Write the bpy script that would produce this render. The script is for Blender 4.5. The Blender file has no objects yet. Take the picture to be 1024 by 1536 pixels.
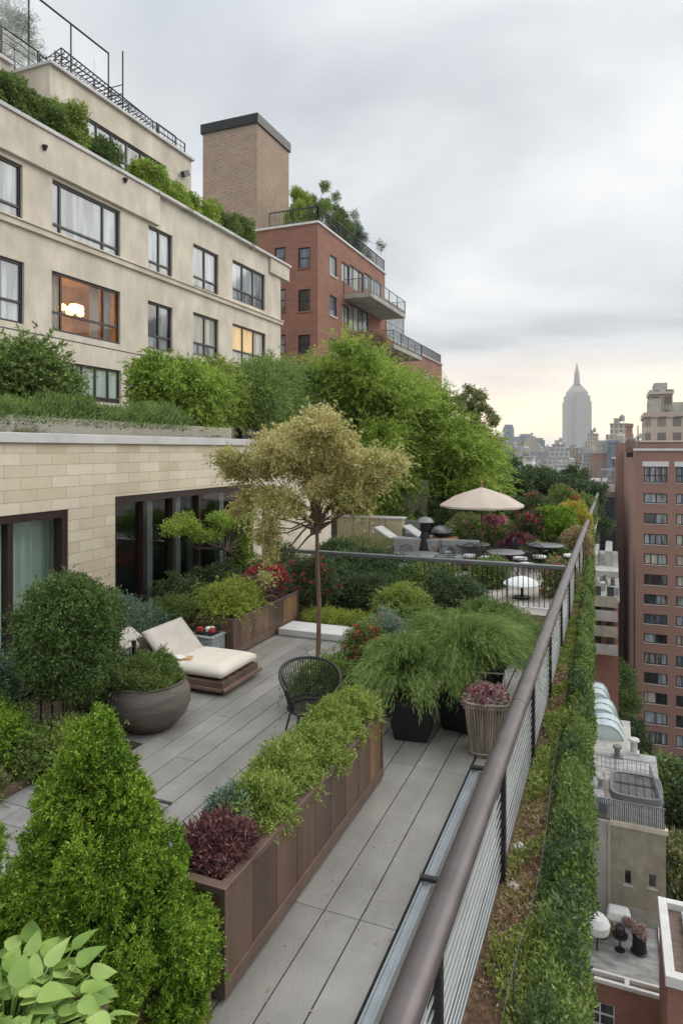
import bpy, math, random
import numpy as np
from mathutils import Vector, Matrix
C = bpy.context.scene.collection
R = math.radians
rnd = random.Random(7)
EYE = 3.66; TH = math.atan(.408); CT, ST = math.cos(TH), math.sin(TH)
# ---- survey helpers: turn a sighting (u,v) into a place on a known real plane
def _ray(u, v):
    a = (u-512)/1000.; b = (675-v)/1000.
    return (a*CT-ST, a*ST+CT, b)
def pZ(u, v, z):
    r = _ray(u, v); t = (z-EYE)/r[2]; return Vector((r[0]*t, r[1]*t, z))
def pX(u, v, x):
    r = _ray(u, v); t = x/r[0]; return Vector((x, r[1]*t, EYE+r[2]*t))
def pY(u, v, y):
    r = _ray(u, v); t = y/r[1]; return Vector((r[0]*t, y, EYE+r[2]*t))
def pD(u, v, d):
    r = _ray(u, v); return Vector((r[0]*d, r[1]*d, EYE+r[2]*d))

# ---- materials
M = {}
def nt(name):
    m = bpy.data.materials.new(name); m.use_nodes = True
    n = m.node_tree; return m, n, n.nodes['Principled BSDF'], n.nodes['Material Output']
def mat(name, col, rough=.6, metal=0., ns=6., na=.25, bump=.1, bs=40., spec=.4, stretch=(1,1,1), island=0., stain=0., orand=0.):
    m, n, p, o = nt(name); L = n.links
    tc = n.nodes.new('ShaderNodeTexCoord'); mp = n.nodes.new('ShaderNodeMapping')
    mp.inputs['Scale'].default_value = stretch
    L.new(tc.outputs['Object'], mp.inputs['Vector'])
    nz = n.nodes.new('ShaderNodeTexNoise'); nz.inputs['Scale'].default_value = ns; nz.inputs['Detail'].default_value = 6
    L.new(mp.outputs[0], nz.inputs['Vector'])
    rp = n.nodes.new('ShaderNodeValToRGB'); e = rp.color_ramp.elements
    e[0].position = .3; e[1].position = .7
    e[0].color = tuple(max(0, c*(1-na)) for c in col)+(1,); e[1].color = tuple(min(.95, c*(1+na)) for c in col)+(1,)
    L.new(nz.outputs['Fac'], rp.inputs[0]); out = rp.outputs[0]
    if island:
        g = n.nodes.new('ShaderNodeNewGeometry'); mr = n.nodes.new('ShaderNodeMapRange')
        mr.inputs[3].default_value = 1-island; mr.inputs[4].default_value = 1+island
        L.new(g.outputs['Random Per Island'], mr.inputs[0])
        vm = n.nodes.new('ShaderNodeVectorMath'); vm.operation = 'SCALE'
        L.new(out, vm.inputs[0]); L.new(mr.outputs[0], vm.inputs['Scale']); out = vm.outputs[0]
    if orand:
        oi = n.nodes.new('ShaderNodeObjectInfo'); r2 = n.nodes.new('ShaderNodeValToRGB'); r2.color_ramp.interpolation = 'CONSTANT'
        ee = r2.color_ramp.elements; ee[0].color = (1,1,1,1); ee[1].position = .3; ee[1].color = (.72,.76,.82,1)
        for ps, cc in ((.5, (1.35,1.32,1.1,1)), (.68, (.95,.9,.9,1)), (.86, (1.6,1.55,1.25,1))): q = ee.new(ps); q.color = cc
        L.new(oi.outputs['Random'], r2.inputs[0])
        vm = n.nodes.new('ShaderNodeVectorMath'); vm.operation = 'MULTIPLY'; L.new(out, vm.inputs[0]); L.new(r2.outputs[0], vm.inputs[1]); out = vm.outputs[0]
    if stain:
        mp2 = n.nodes.new('ShaderNodeMapping'); mp2.inputs['Scale'].default_value = (.55, .55, .16)
        L.new(tc.outputs['Object'], mp2.inputs['Vector'])
        n2 = n.nodes.new('ShaderNodeTexNoise'); n2.inputs['Scale'].default_value = 1.6; n2.inputs['Detail'].default_value = 8; n2.inputs['Roughness'].default_value = .7
        L.new(mp2.outputs[0], n2.inputs['Vector'])
        mr = n.nodes.new('ShaderNodeMapRange'); mr.inputs[1].default_value = .35; mr.inputs[2].default_value = .7
        mr.inputs[3].default_value = 1-stain; mr.inputs[4].default_value = 1.05
        L.new(n2.outputs['Fac'], mr.inputs[0])
        vm = n.nodes.new('ShaderNodeVectorMath'); vm.operation = 'SCALE'
        L.new(out, vm.inputs[0]); L.new(mr.outputs[0], vm.inputs['Scale']); out = vm.outputs[0]
    L.new(out, p.inputs['Base Color'])
    p.inputs['Roughness'].default_value = rough; p.inputs['Metallic'].default_value = metal
    p.inputs['Specular IOR Level'].default_value = spec
    if bump:
        nb = n.nodes.new('ShaderNodeTexNoise'); nb.inputs['Scale'].default_value = bs; nb.inputs['Detail'].default_value = 5
        L.new(mp.outputs[0], nb.inputs['Vector'])
        b = n.nodes.new('ShaderNodeBump'); b.inputs['Strength'].default_value = bump; b.inputs['Distance'].default_value = .02
        L.new(nb.outputs['Fac'], b.inputs['Height']); L.new(b.outputs[0], p.inputs['Normal'])
    M[name] = m; return m
def swiz(n, tc, mode):
    """(along, up) coordinates for a wall"""
    s = n.nodes.new('ShaderNodeSeparateXYZ'); n.links.new(tc.outputs['Object'], s.inputs[0])
    c = n.nodes.new('ShaderNodeCombineXYZ')
    if mode == 'yz': n.links.new(s.outputs[1], c.inputs[0])
    else:
        a = n.nodes.new('ShaderNodeMath'); a.operation = 'ADD'
        n.links.new(s.outputs[0], a.inputs[0]); n.links.new(s.outputs[1], a.inputs[1]); n.links.new(a.outputs[0], c.inputs[0])
    n.links.new(s.outputs[2], c.inputs[1]); return c.outputs[0]
def brick(name, c1, c2, cm, bw, rh, mort, mode='sum', rough=.85, off=.5, bump=.4, smooth=.1, ns=1.2, na=.2, squash=1.):
    m, n, p, o = nt(name); L = n.links
    tc = n.nodes.new('ShaderNodeTexCoord'); v = swiz(n, tc, mode)
    b = n.nodes.new('ShaderNodeTexBrick'); L.new(v, b.inputs['Vector'])
    b.inputs['Color1'].default_value = c1+(1,); b.inputs['Color2'].default_value = c2+(1,); b.inputs['Mortar'].default_value = cm+(1,)
    b.inputs['Scale'].default_value = 1; b.inputs['Mortar Size'].default_value = mort; b.inputs['Mortar Smooth'].default_value = smooth
    b.inputs['Brick Width'].default_value = bw; b.inputs['Row Height'].default_value = rh; b.offset = off
    nz = n.nodes.new('ShaderNodeTexNoise'); nz.inputs['Scale'].default_value = ns; nz.inputs['Detail'].default_value = 7; nz.inputs['Roughness'].default_value = .65
    L.new(tc.outputs['Object'], nz.inputs['Vector'])
    mr = n.nodes.new('ShaderNodeMapRange'); mr.inputs[1].default_value = .3; mr.inputs[2].default_value = .7
    mr.inputs[3].default_value = 1-na; mr.inputs[4].default_value = 1+na
    L.new(nz.outputs['Fac'], mr.inputs[0])
    vm = n.nodes.new('ShaderNodeVectorMath'); vm.operation = 'SCALE'
    L.new(b.outputs['Color'], vm.inputs[0]); L.new(mr.outputs[0], vm.inputs['Scale']); L.new(vm.outputs[0], p.inputs['Base Color'])
    p.inputs['Roughness'].default_value = rough; p.inputs['Specular IOR Level'].default_value = .25
    bp = n.nodes.new('ShaderNodeBump'); bp.invert = True; bp.inputs['Strength'].default_value = bump; bp.inputs['Distance'].default_value = .01
    L.new(b.outputs['Fac'], bp.inputs['Height']); L.new(bp.outputs[0], p.inputs['Normal'])
    M[name] = m; return m
def facade(name, wall, dark, light, bw, rh, mort, frac=.5, off=0., rough=.6):
    """far tower skin: rows of windows set in the wall, some with pale blinds"""
    m, n, p, o = nt(name); L = n.links
    tc = n.nodes.new('ShaderNodeTexCoord'); v = swiz(n, tc, 'sum')
    b = n.nodes.new('ShaderNodeTexBrick'); L.new(v, b.inputs['Vector']); b.offset = off
    b.inputs['Color1'].default_value = dark+(1,); b.inputs['Color2'].default_value = light+(1,); b.inputs['Mortar'].default_value = wall+(1,)
    b.inputs['Scale'].default_value = 1; b.inputs['Mortar Size'].default_value = mort; b.inputs['Mortar Smooth'].default_value = 0
    b.inputs['Brick Width'].default_value = bw; b.inputs['Row Height'].default_value = rh; b.inputs['Bias'].default_value = frac
    oi = n.nodes.new('ShaderNodeObjectInfo'); mr = n.nodes.new('ShaderNodeMapRange'); mr.inputs[3].default_value = .6; mr.inputs[4].default_value = 1.3
    L.new(oi.outputs['Random'], mr.inputs[0])
    vm = n.nodes.new('ShaderNodeVectorMath'); vm.operation = 'SCALE'
    L.new(b.outputs['Color'], vm.inputs[0]); L.new(mr.outputs[0], vm.inputs['Scale']); L.new(vm.outputs[0], p.inputs['Base Color'])
    p.inputs['Roughness'].default_value = rough; M[name] = m; return m
def leaf(name, cols, rough=.55, trans=.3, ns=.0, spec=.25):
    """foliage: each leaf takes its own tint"""
    m, n, p, o = nt(name); L = n.links
    g = n.nodes.new('ShaderNodeNewGeometry'); rp = n.nodes.new('ShaderNodeValToRGB')
    e = rp.color_ramp.elements
    while len(e) < len(cols): e.new(.5)
    for i, c in enumerate(cols): e[i].position = i/(len(cols)-1); e[i].color = c+(1,)
    tc = n.nodes.new('ShaderNodeTexCoord'); nz = n.nodes.new('ShaderNodeTexNoise'); nz.inputs['Scale'].default_value = ns or 3.
    L.new(tc.outputs['Object'], nz.inputs['Vector'])
    ad = n.nodes.new('ShaderNodeMath'); ad.operation = 'MULTIPLY_ADD'; ad.inputs[1].default_value = 1.3; ad.inputs[2].default_value = -.65
    L.new(nz.outputs['Fac'], ad.inputs[0])
    a2 = n.nodes.new('ShaderNodeMath'); a2.operation = 'ADD'; L.new(ad.outputs[0], a2.inputs[0]); L.new(g.outputs['Random Per Island'], a2.inputs[1])
    L.new(a2.outputs[0], rp.inputs[0]); L.new(rp.outputs[0], p.inputs['Base Color'])
    p.inputs['Roughness'].default_value = rough; p.inputs['Specular IOR Level'].default_value = spec
    if trans:
        t = n.nodes.new('ShaderNodeBsdfTranslucent'); L.new(rp.outputs[0], t.inputs[0])
        mx = n.nodes.new('ShaderNodeMixShader'); mx.inputs[0].default_value = trans
        L.new(p.outputs[0], mx.inputs[1]); L.new(t.outputs[0], mx.inputs[2]); L.new(mx.outputs[0], o.inputs[0])
    M[name] = m; return m
def glass(name, col, rough=.04, vary=.35, sc=(1.2, 1.2, .25), emit=None, spec=.9):
    """window pane with curtains/room tone behind it"""
    m, n, p, o = nt(name); L = n.links
    tc = n.nodes.new('ShaderNodeTexCoord'); mp = n.nodes.new('ShaderNodeMapping'); mp.inputs['Scale'].default_value = sc
    L.new(tc.outputs['Object'], mp.inputs['Vector'])
    nz = n.nodes.new('ShaderNodeTexNoise'); nz.inputs['Scale'].default_value = 1.4; nz.inputs['Detail'].default_value = 3
    L.new(mp.outputs[0], nz.inputs['Vector'])
    rp = n.nodes.new('ShaderNodeValToRGB'); e = rp.color_ramp.elements; e[0].position = .4; e[1].position = .62
    e[0].color = tuple(c*(1-vary) for c in col)+(1,); e[1].color = tuple(min(1, c*(1+vary)) for c in col)+(1,)
    L.new(nz.outputs['Fac'], rp.inputs[0]); L.new(rp.outputs[0], p.inputs['Base Color'])
    p.inputs['Roughness'].default_value = rough; p.inputs['Specular IOR Level'].default_value = spec
    if emit:
        p.inputs['Emission Color'].default_value = emit[0]+(1,); p.inputs['Emission Strength'].default_value = emit[1]
    M[name] = m; return m
def clear_glass(name, tint=(.85,.9,.88), refl=.12):
    m, n, p, o = nt(name); L = n.links
    t = n.nodes.new('ShaderNodeBsdfTransparent'); t.inputs[0].default_value = tint+(1,)
    g = n.nodes.new('ShaderNodeBsdfGlossy'); g.inputs['Roughness'].default_value = .02
    lw = n.nodes.new('ShaderNodeLayerWeight'); lw.inputs[0].default_value = .35
    mm = n.nodes.new('ShaderNodeMath'); mm.operation = 'MULTIPLY_ADD'; mm.inputs[1].default_value = .35; mm.inputs[2].default_value = refl
    mm.use_clamp = True
    L.new(lw.outputs['Fresnel'], mm.inputs[0])
    mx = n.nodes.new('ShaderNodeMixShader'); L.new(mm.outputs[0], mx.inputs[0]); L.new(t.outputs[0], mx.inputs[1]); L.new(g.outputs[0], mx.inputs[2])
    L.new(mx.outputs[0], o.inputs[0]); M[name] = m; return m

# ---- mesh builder
class MB:
    def __init__(s): s.v = []; s.f = []
    def quad(s, a, b, c, d):
        n = len(s.v); s.v += [tuple(a), tuple(b), tuple(c), tuple(d)]; s.f.append((n, n+1, n+2, n+3)); return s
    def box(s, x0, x1, y0, y1, z0, z1, T=None):
        n = len(s.v)
        P = [(x0,y0,z0),(x1,y0,z0),(x1,y1,z0),(x0,y1,z0),(x0,y0,z1),(x1,y0,z1),(x1,y1,z1),(x0,y1,z1)]
        if T is not None: P = [tuple(T @ Vector(p)) for p in P]
        s.v += P
        s.f += [(n,n+3,n+2,n+1),(n+4,n+5,n+6,n+7),(n,n+1,n+5,n+4),(n+1,n+2,n+6,n+5),(n+2,n+3,n+7,n+6),(n+3,n,n+4,n+7)]
        return s
    def frustum(s, x0, x1, y0, y1, z0, z1, t, T=None):
        """box whose top is inset by t (negative: flares)"""
        n = len(s.v)
        P = [(x0,y0,z0),(x1,y0,z0),(x1,y1,z0),(x0,y1,z0),(x0+t,y0+t,z1),(x1-t,y0+t,z1),(x1-t,y1-t,z1),(x0+t,y1-t,z1)]
        if T is not None: P = [tuple(T @ Vector(p)) for p in P]
        s.v += P
        s.f += [(n,n+3,n+2,n+1),(n+4,n+5,n+6,n+7),(n,n+1,n+5,n+4),(n+1,n+2,n+6,n+5),(n+2,n+3,n+7,n+6),(n+3,n,n+4,n+7)]
        return s
    def tube(s, pts, rad, n=8, caps=True, sx=1., up=None):
        pts = [Vector(p) for p in pts]
        if not hasattr(rad, '__len__'): rad = [rad]*len(pts)
        base = len(s.v); N = len(pts); prev = None
        for i, p in enumerate(pts):
            t = (pts[min(i+1, N-1)]-pts[max(i-1, 0)])
            t = t.normalized() if t.length > 1e-9 else Vector((0,0,1))
            u = Vector((0,0,1)) if abs(t.z) < .95 else Vector((1,0,0))
            if prev is not None and abs(t.z) >= .5: u = prev
            a = t.cross(u)
            if a.length < 1e-4: a = t.cross(Vector((0,1,0)))
            a.normalize(); b = a.cross(t).normalized(); prev = b
            for k in range(n):
                w = 2*math.pi*k/n
                s.v.append(tuple(p + a*math.cos(w)*rad[i]*sx + b*math.sin(w)*rad[i]))
        for i in range(N-1):
            for k in range(n):
                a0 = base+i*n+k; a1 = base+i*n+(k+1) % n
                s.f.append((a0, a1, a1+n, a0+n))
        if caps:
            s.f.append(tuple(base+k for k in range(n))[::-1]); s.f.append(tuple(base+(N-1)*n+k for k in range(n)))
        return s
    def lathe(s, prof, n=24, c=(0,0,0), cap=True, ell=1.):
        base = len(s.v)
        for r, z in prof:
            for k in range(n):
                w = 2*math.pi*k/n; s.v.append((c[0]+r*math.cos(w), c[1]+r*math.sin(w)*ell, c[2]+z))
        for i in range(len(prof)-1):
            for k in range(n):
                a0 = base+i*n+k; a1 = base+i*n+(k+1) % n
                s.f.append((a0, a1, a1+n, a0+n))
        if cap:
            s.f.append(tuple(base+k for k in range(n))[::-1]); s.f.append(tuple(base+(len(prof)-1)*n+k for k in range(n)))
        return s
    def build(s, name, m, parent=None, off=None, smooth=False, bevel=0., kind=None, label=None):
        me = bpy.data.meshes.new(name)
        o = Vector((0,0,0))
        if off is not None: o = Vector(off)
        elif parent is not None and parent.name in ORG: o = ORG[parent.name]
        v = [(a[0]-o.x, a[1]-o.y, a[2]-o.z) for a in s.v] if o.length else s.v
        me.from_pydata(v, [], s.f); me.update()
        ob = bpy.data.objects.new(name, me); C.objects.link(ob)
        if m: me.materials.append(M[m] if isinstance(m, str) else m)
        if parent is not None:
            ob.parent = parent; ORG[ob.name] = o
        if smooth:
            me.polygons.foreach_set('use_smooth', [True]*len(me.polygons))
            if smooth != 'all':
                try: me.set_sharp_from_angle(angle=R(40))
                except Exception: pass
        if bevel:
            b = ob.modifiers.new('bevel', 'BEVEL'); b.width = bevel; b.segments = 2; b.limit_method = 'ANGLE'
        if kind: ob['kind'] = kind
        if label: ob['label'] = label
        return ob
ORG = {}
def thing(name, label, cat, loc=(0,0,0), rz=0., group=None, world=True):
    """Empty at the thing's base. world=True: its parts are given in world coordinates"""
    o = bpy.data.objects.new(name, None); C.objects.link(o); o.empty_display_size = .2
    o.location = loc; o.rotation_euler = (0, 0, rz); tag(o, label, cat, group)
    ORG[o.name] = Vector(loc) if world else Vector((0,0,0)); return o
def tag(o, label, cat, group=None, kind=None):
    o['label'] = label; o['category'] = cat
    if group: o['group'] = group
    if kind: o['kind'] = kind
    return o
def struct(o): o['kind'] = 'structure'; return o
def dup(root, loc, rz=0., sc=1., label=None, group=None, parent=None):
    c = root.copy(); C.objects.link(c)
    if parent is None:
        c.location = loc; c.rotation_euler = (0, 0, rz); c.scale = (sc,)*3 if not hasattr(sc, '__len__') else sc
        if label: c['label'] = label
        if group: c['group'] = group
    else: c.parent = parent
    for ch in list(root.children): dup(ch, None, parent=c)
    return c

# ---- foliage
def quads(name, A, m, parent=None):
    """A: (N,4,3) leaves"""
    A = np.ascontiguousarray(A, dtype=np.float32); N = len(A)
    me = bpy.data.meshes.new(name); me.vertices.add(N*4); me.loops.add(N*4); me.polygons.add(N)
    me.vertices.foreach_set('co', A.ravel()); me.loops.foreach_set('vertex_index', np.arange(N*4, dtype=np.int32))
    me.polygons.foreach_set('loop_start', np.arange(0, N*4, 4, dtype=np.int32))
    try: me.polygons.foreach_set('loop_total', np.full(N, 4, dtype=np.int32))
    except Exception: pass
    me.update(calc_edges=True)
    me.materials.append(M[m]); ob = bpy.data.objects.new(name, me); C.objects.link(ob)
    if parent is not None: ob.parent = parent; ORG[ob.name] = Vector((0,0,0))
    return ob
def norm(a): return a/np.maximum(np.linalg.norm(a, axis=1, keepdims=True), 1e-6)
def leafquads(P, D, L, W, rs, roll=None):
    D = norm(D); r = norm(rs.normal(size=P.shape)) if roll is None else roll
    S = norm(np.cross(D, r)); L = np.broadcast_to(L, (len(P),))[:, None]; W = np.broadcast_to(W, (len(P),))[:, None]
    mid = P + D*L*.45
    return np.stack([P, mid+S*W*.5, P+D*L, mid-S*W*.5], axis=1)
def crown(blobs, tufts, k, L, W, rs, fan=.7, up=.25, depth=.35, inner=.15, droop=0., ext=.5, warp=.45):
    """leaf tufts on and inside the union of ellipsoids. blobs: (N,6) cx cy cz rx ry rz"""
    B = np.array(blobs, float)
    area = (B[:,3]*B[:,4]+B[:,4]*B[:,5]+B[:,3]*B[:,5]); pr = area/area.sum()
    n2 = int(tufts*1.6); idx = rs.choice(len(B), n2, p=pr)
    d = norm(rs.normal(size=(n2, 3))); sh = (1-depth*rs.random(n2)**1.5)*(1+.32*ext*np.abs(rs.normal(size=n2)))
    ins = rs.random(n2) < inner; sh[ins] = rs.random(ins.sum())*.8
    P = B[idx,:3] + d*B[idx,3:]*sh[:, None]
    keep = np.ones(n2, bool)
    for j in range(len(B)):
        q = (((P-B[j,:3])/B[j,3:])**2).sum(1); keep &= ~((q < .45) & (idx != j) & ~ins)
    P = P[keep][:tufts]; d = d[keep][:tufts]
    mr = float(np.mean(B[:,3])); f = 2.1/mr; ph = rs.random(3)*6
    P = P + warp*mr*np.stack([np.sin(P[:,1]*f+ph[0])*np.sin(P[:,2]*f*1.3), np.sin(P[:,2]*f+ph[1])*np.sin(P[:,0]*f*1.2), .8*np.sin(P[:,0]*f+ph[2])*np.sin(P[:,1]*f*1.4)], 1)*.6
    cen = B[:,:3].mean(0); out = norm(P-cen)*.5 + d
    out[:,2] += up; out = norm(out)
    P = np.repeat(P, k, 0); D = np.repeat(out, k, 0) + rs.normal(size=(len(P), 3))*fan
    D[:,2] -= droop
    l = L*(.6+.8*rs.random(len(P))); w = W*(.7+.6*rs.random(len(P)))
    P = P + rs.normal(size=P.shape)*L*.45
    return leafquads(P, D, l, w, rs)
def sprays(blobs, n, per, ln, L, W, rs, up=.45, droop=.35, noise=.35, spread=.5):
    """fine twigs set with leaflets, running outwards and up through the crown, tips arching over"""
    B = np.array(blobs, float); vol = (B[:,3]*B[:,4]*B[:,5])**.75; i = rs.choice(len(B), n, p=vol/vol.sum())
    d = norm(rs.normal(size=(n, 3))); O = B[i,:3]+d*B[i,3:]*(.25+.6*rs.random((n, 1)))
    D = norm(O-B[:,:3].mean(0))*.55+d*.8; D[:,2] += up; D = norm(D+rs.normal(size=D.shape)*noise)
    l = ln*(.5+.8*rs.random(n)); t = rs.random((n, per))**.8
    side = norm(np.cross(D, rs.normal(size=D.shape)))
    P = O[:,None,:]+D[:,None,:]*(l[:,None]*t)[...,None]; P[...,2] -= droop*ln*t**2
    sg = np.where(rs.random((n, per)) < .5, -1, 1)[..., None]
    Q = D[:,None,:]*.8+side[:,None,:]*sg*spread+rs.normal(size=P.shape)*.3; Q[...,2] -= droop*1.2*t
    P = P.reshape(-1, 3)+rs.normal(size=(n*per, 3))*L*.15; Q = Q.reshape(-1, 3)
    return leafquads(P, Q, L*(.6+.7*rs.random(len(P))), W*(.7+.6*rs.random(len(P))), rs)
def lumpy(c, rad, n, r, rs, flat=1., low=-.4):
    """n lumps over an ellipsoid"""
    out = []
    c = np.array(c, float); rad = np.array(rad, float)
    for i in range(n):
        g = i+.5; ph = math.acos(1-2*g/n); th = math.pi*(1+5**.5)*g
        d = np.array([math.cos(th)*math.sin(ph), math.sin(th)*math.sin(ph), math.cos(ph)])
        if d[2] < low: continue
        k = .75+.35*rs.random(); q = r*(.7+.6*rs.random())
        p = c + d*rad*k*.85
        out.append((*p, q, q, q*flat))
    return out
def limbs(mb, blobs, base, h0, r0, rs, n=5, step=3):
    """tapered limbs from the trunk into the crown"""
    base = Vector(base)
    for b in blobs[::step]:
        e = Vector(b[:3]); s = base + Vector((0, 0, h0))
        m1 = s.lerp(e, .45) + Vector((rs.normal()*.06, rs.normal()*.06, -.06))*(e-s).length
        mb.tube([s, m1, e], [r0*.5, r0*.3, r0*.12], n, caps=False)
def sp_len(blobs): return float(np.mean([b[3] for b in blobs]))*2.0
def plant(name, label, cat, loc, blobs, m, tufts, k, L, W, seed=1, stem='bark', stem_h=.0, stem_r=.03, group=None,
          part='foliage', trunk='stem', extra=None, rz=0., lean=0., **kw):
    rs = np.random.default_rng(seed)
    t = thing(name, label, cat, loc, rz, group, world=False)
    sp = kw.pop('spray', 0)
    A = crown(blobs, tufts, k, L, W, rs, **kw)
    if sp: A = np.concatenate([A, sprays(blobs, int(tufts*k*sp/16), 16, sp_len(blobs), L, W*.8, rs)])
    quads(part, A, m, t)
    mb = MB(); B = np.array(blobs); c = B[:,:3].mean(0)
    top = max(stem_h, c[2]*.6)
    mb.tube([(0,0,-.02), (lean*.4*c[0], lean*.4*c[1], top*.5), (lean*c[0], lean*c[1], top)], [stem_r, stem_r*.8, stem_r*.6], 7)
    limbs(mb, sorted(blobs, key=lambda b: rs.random()), (lean*c[0], lean*c[1], 0), top*.92, stem_r, rs, step=max(1, len(blobs)//14))
    mb.build(trunk, stem, t, smooth=True)
    if extra: extra(t, blobs, rs)
    return t
def flowers(m, n, L=.05, zmin=None, name='flowers', box=None, k=6):
    def f(t, blobs, rs):
        B = np.array(blobs)
        if box is not None: B = B[[i for i in range(len(B)) if box(B[i])]]
        i = rs.integers(0, len(B), n); d = norm(rs.normal(size=(n, 3))); d[:,2] = abs(d[:,2])*1.0
        d = norm(d); P = B[i,:3]+d*B[i,3:]*1.04
        P = np.repeat(P, k, 0); D = np.repeat(d, k, 0)*.5+norm(rs.normal(size=(n*k, 3)))
        quads(name, leafquads(P, D, L*(.7+.5*rs.random(n*k)), L*.7, rs), m, t)
    return f
def plume(name, label, cat, loc, m, h, rad, strands, seed, W=.006, L=.07, group=None, z0=.0, steps=14, rz=0., part='foliage', extra=None, width=1.0):
    """feathery arching plant: many drooping strands set with fine leaflets"""
    rs = np.random.default_rng(seed); t = thing(name, label, cat, loc, rz, group, world=False)
    nb = max(12, strands//34); ib = rs.integers(0, nb, strands)       # strands hang together in locks
    az = (rs.random(nb)*2*np.pi)[ib] + rs.normal(size=strands)*.16; ou = np.clip((rs.random(nb)**.6)[ib] + rs.normal(size=strands)*.09, 0, 1.1)
    cx = (rs.normal(size=(nb, 2))*rad*.30*width)[ib] + rs.normal(size=(strands, 2))*.02
    d = np.stack([np.cos(az)*ou*.66, np.sin(az)*ou*.66, 1.15-.55*ou+.2*rs.random(strands)], 1)
    v = norm(d)*((.72+.36*rs.random(nb))[ib]+.10*rs.random(strands))[:, None]*h*1.35
    zmin = -.02-.16*rs.random(strands)
    p = np.stack([cx[:,0]*.4, cx[:,1]*.4, np.full(strands, z0)], 1); A = []
    dt = 1./steps; g = h*1.9
    for i in range(steps):
        pn = p + v*dt; v = v.copy(); v[:,2] -= g*dt*(.6+.9*i/steps); v[:,:2] *= .985
        tan = norm(pn-p)
        if i >= steps*.25:
            for q in range(3):
                P = p+(pn-p)*rs.random((strands, 1)) + rs.normal(size=p.shape)*.012
                D = tan + rs.normal(size=p.shape)*.20; D[:,2] -= .12
                ok = P[:,2] > zmin
                if ok.any(): A.append(leafquads(P[ok], D[ok], (L*(.6+.7*rs.random(strands)))[ok], W, rs))
        else:
            A.append(leafquads(p, tan, np.full(strands, np.linalg.norm(pn-p, axis=1).mean()), W, rs))
        p = pn
    quads(part, np.concatenate(A), m, t)
    if extra: extra(t)
    return t
HAZE = .00012
# ================= materials =================
mat('deck_board', (.278,.266,.243), .6, ns=3, na=.14, bump=.25, bs=60, island=.12, stretch=(1,.35,1), stain=.28)
mat('gap', (.02,.02,.02), .9, bump=0)
mat('paving', (.225,.223,.215), .6, ns=4, na=.2, bump=.2, bs=50, island=.08)
mat('bronze', (.145,.092,.062), .42, metal=.3, ns=2.2, na=.4, bump=.12, bs=25, stretch=(1.5,1.5,.2), spec=.5, orand=1)
mat('bronze_rim', (.15,.098,.078), .4, metal=.3, ns=3, na=.2, bump=.1, bs=30, spec=.5)
mat('rail_brown', (.108,.092,.092), .38, metal=.4, ns=3.5, na=.22, bump=.08, bs=60, spec=.5)
mat('black_metal', (.018,.018,.02), .42, ns=6, na=.3, bump=.06)
mat('post_metal', (.022,.016,.016), .45, ns=8, na=.4, bump=.06)
mat('steel', (.52,.55,.56), .35, metal=.75, ns=5, na=.15, bump=.03)
mat('galv', (.26,.29,.31), .45, metal=.2, ns=4, na=.12, bump=.04)
mat('grey_metal', (.17,.175,.18), .4, metal=.4, ns=5, na=.15, bump=.05)
mat('pale_stone', (.6,.6,.58), .65, ns=5, na=.08, bump=.08)
mat('coping', (.56,.55,.54), .6, ns=1.3, na=.1, bump=.08, stain=.15)
mat('soil', (.05,.035,.025), .95, ns=14, na=.5, bump=.8, bs=30)
mat('mulch', (.10,.06,.035), .95, ns=18, na=.6, bump=.8, bs=40)
mat('bark', (.10,.075,.055), .85, ns=10, na=.35, bump=.5, bs=30, stretch=(3,3,.6))
mat('bark_warm', (.16,.10,.07), .8, ns=10, na=.3, bump=.5, bs=30, stretch=(3,3,.6))
mat('clay', (.12,.10,.088), .55, ns=2.5, na=.3, bump=.35, bs=14, stretch=(1,1,6))
mat('black_plastic', (.012,.012,.014), .5, ns=5, na=.2, bump=.04)
mat('wicker', (.26,.21,.165), .8, ns=12, na=.35, bump=.5, bs=50, stretch=(1,1,.2), island=.35)
mat('cushion', (.68,.63,.54), .85, ns=5, na=.06, bump=.25, bs=120)
mat('cushion_back', (.55,.50,.45), .85, ns=5, na=.08, bump=.25, bs=120)
mat('wood_dark', (.13,.085,.065), .6, ns=5, na=.35, bump=.3, bs=25, stretch=(.3,1,1), island=.2)
mat('wood_tan', (.48,.27,.12), .6, ns=5, na=.25, bump=.2, stretch=(.3,1,1))
mat('woven_grey', (.30,.33,.33), .8, ns=30, na=.5, bump=.6, bs=90)
mat('rattan', (.022,.02,.02), .5, ns=20, na=.3, bump=.2)
mat('canvas', (.47,.40,.33), .85, ns=3, na=.05, bump=.15, bs=90)
mat('canvas_white', (.72,.73,.72), .8, ns=3, na=.04, bump=.1, bs=80)
mat('stucco', (.66,.595,.49), .88, ns=.9, na=.13, bump=.35, bs=8, stain=.24)
mat('stucco_trim', (.62,.555,.455), .85, ns=1.2, na=.12, bump=.3, bs=9, stain=.2)
mat('stucco_grey', (.42,.41,.37), .85, ns=1., na=.15, bump=.3, bs=9, stain=.25)
mat('stucco_olive', (.36,.34,.26), .85, ns=1.1, na=.2, bump=.3, bs=8, stain=.3)
mat('frame_dark', (.028,.026,.028), .4, ns=6, na=.2, bump=.03)
mat('frame_red', (.032,.018,.016), .4, ns=6, na=.2, bump=.03)
mat('roof_felt', (.24,.24,.24), .85, ns=1.1, na=.25, bump=.3, bs=12, stain=.0)
mat('roof_pale', (.38,.38,.37), .8, ns=.9, na=.35, bump=.4, bs=10, stretch=(1,2.4,1), stain=.35)
mat('red_plain', (.28,.135,.10), .85, ns=1.1, na=.14, bump=.35, bs=30, stain=.14)
mat('white_trim', (.68,.67,.65), .7, ns=2, na=.08, bump=.1, stain=.1)
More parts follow.
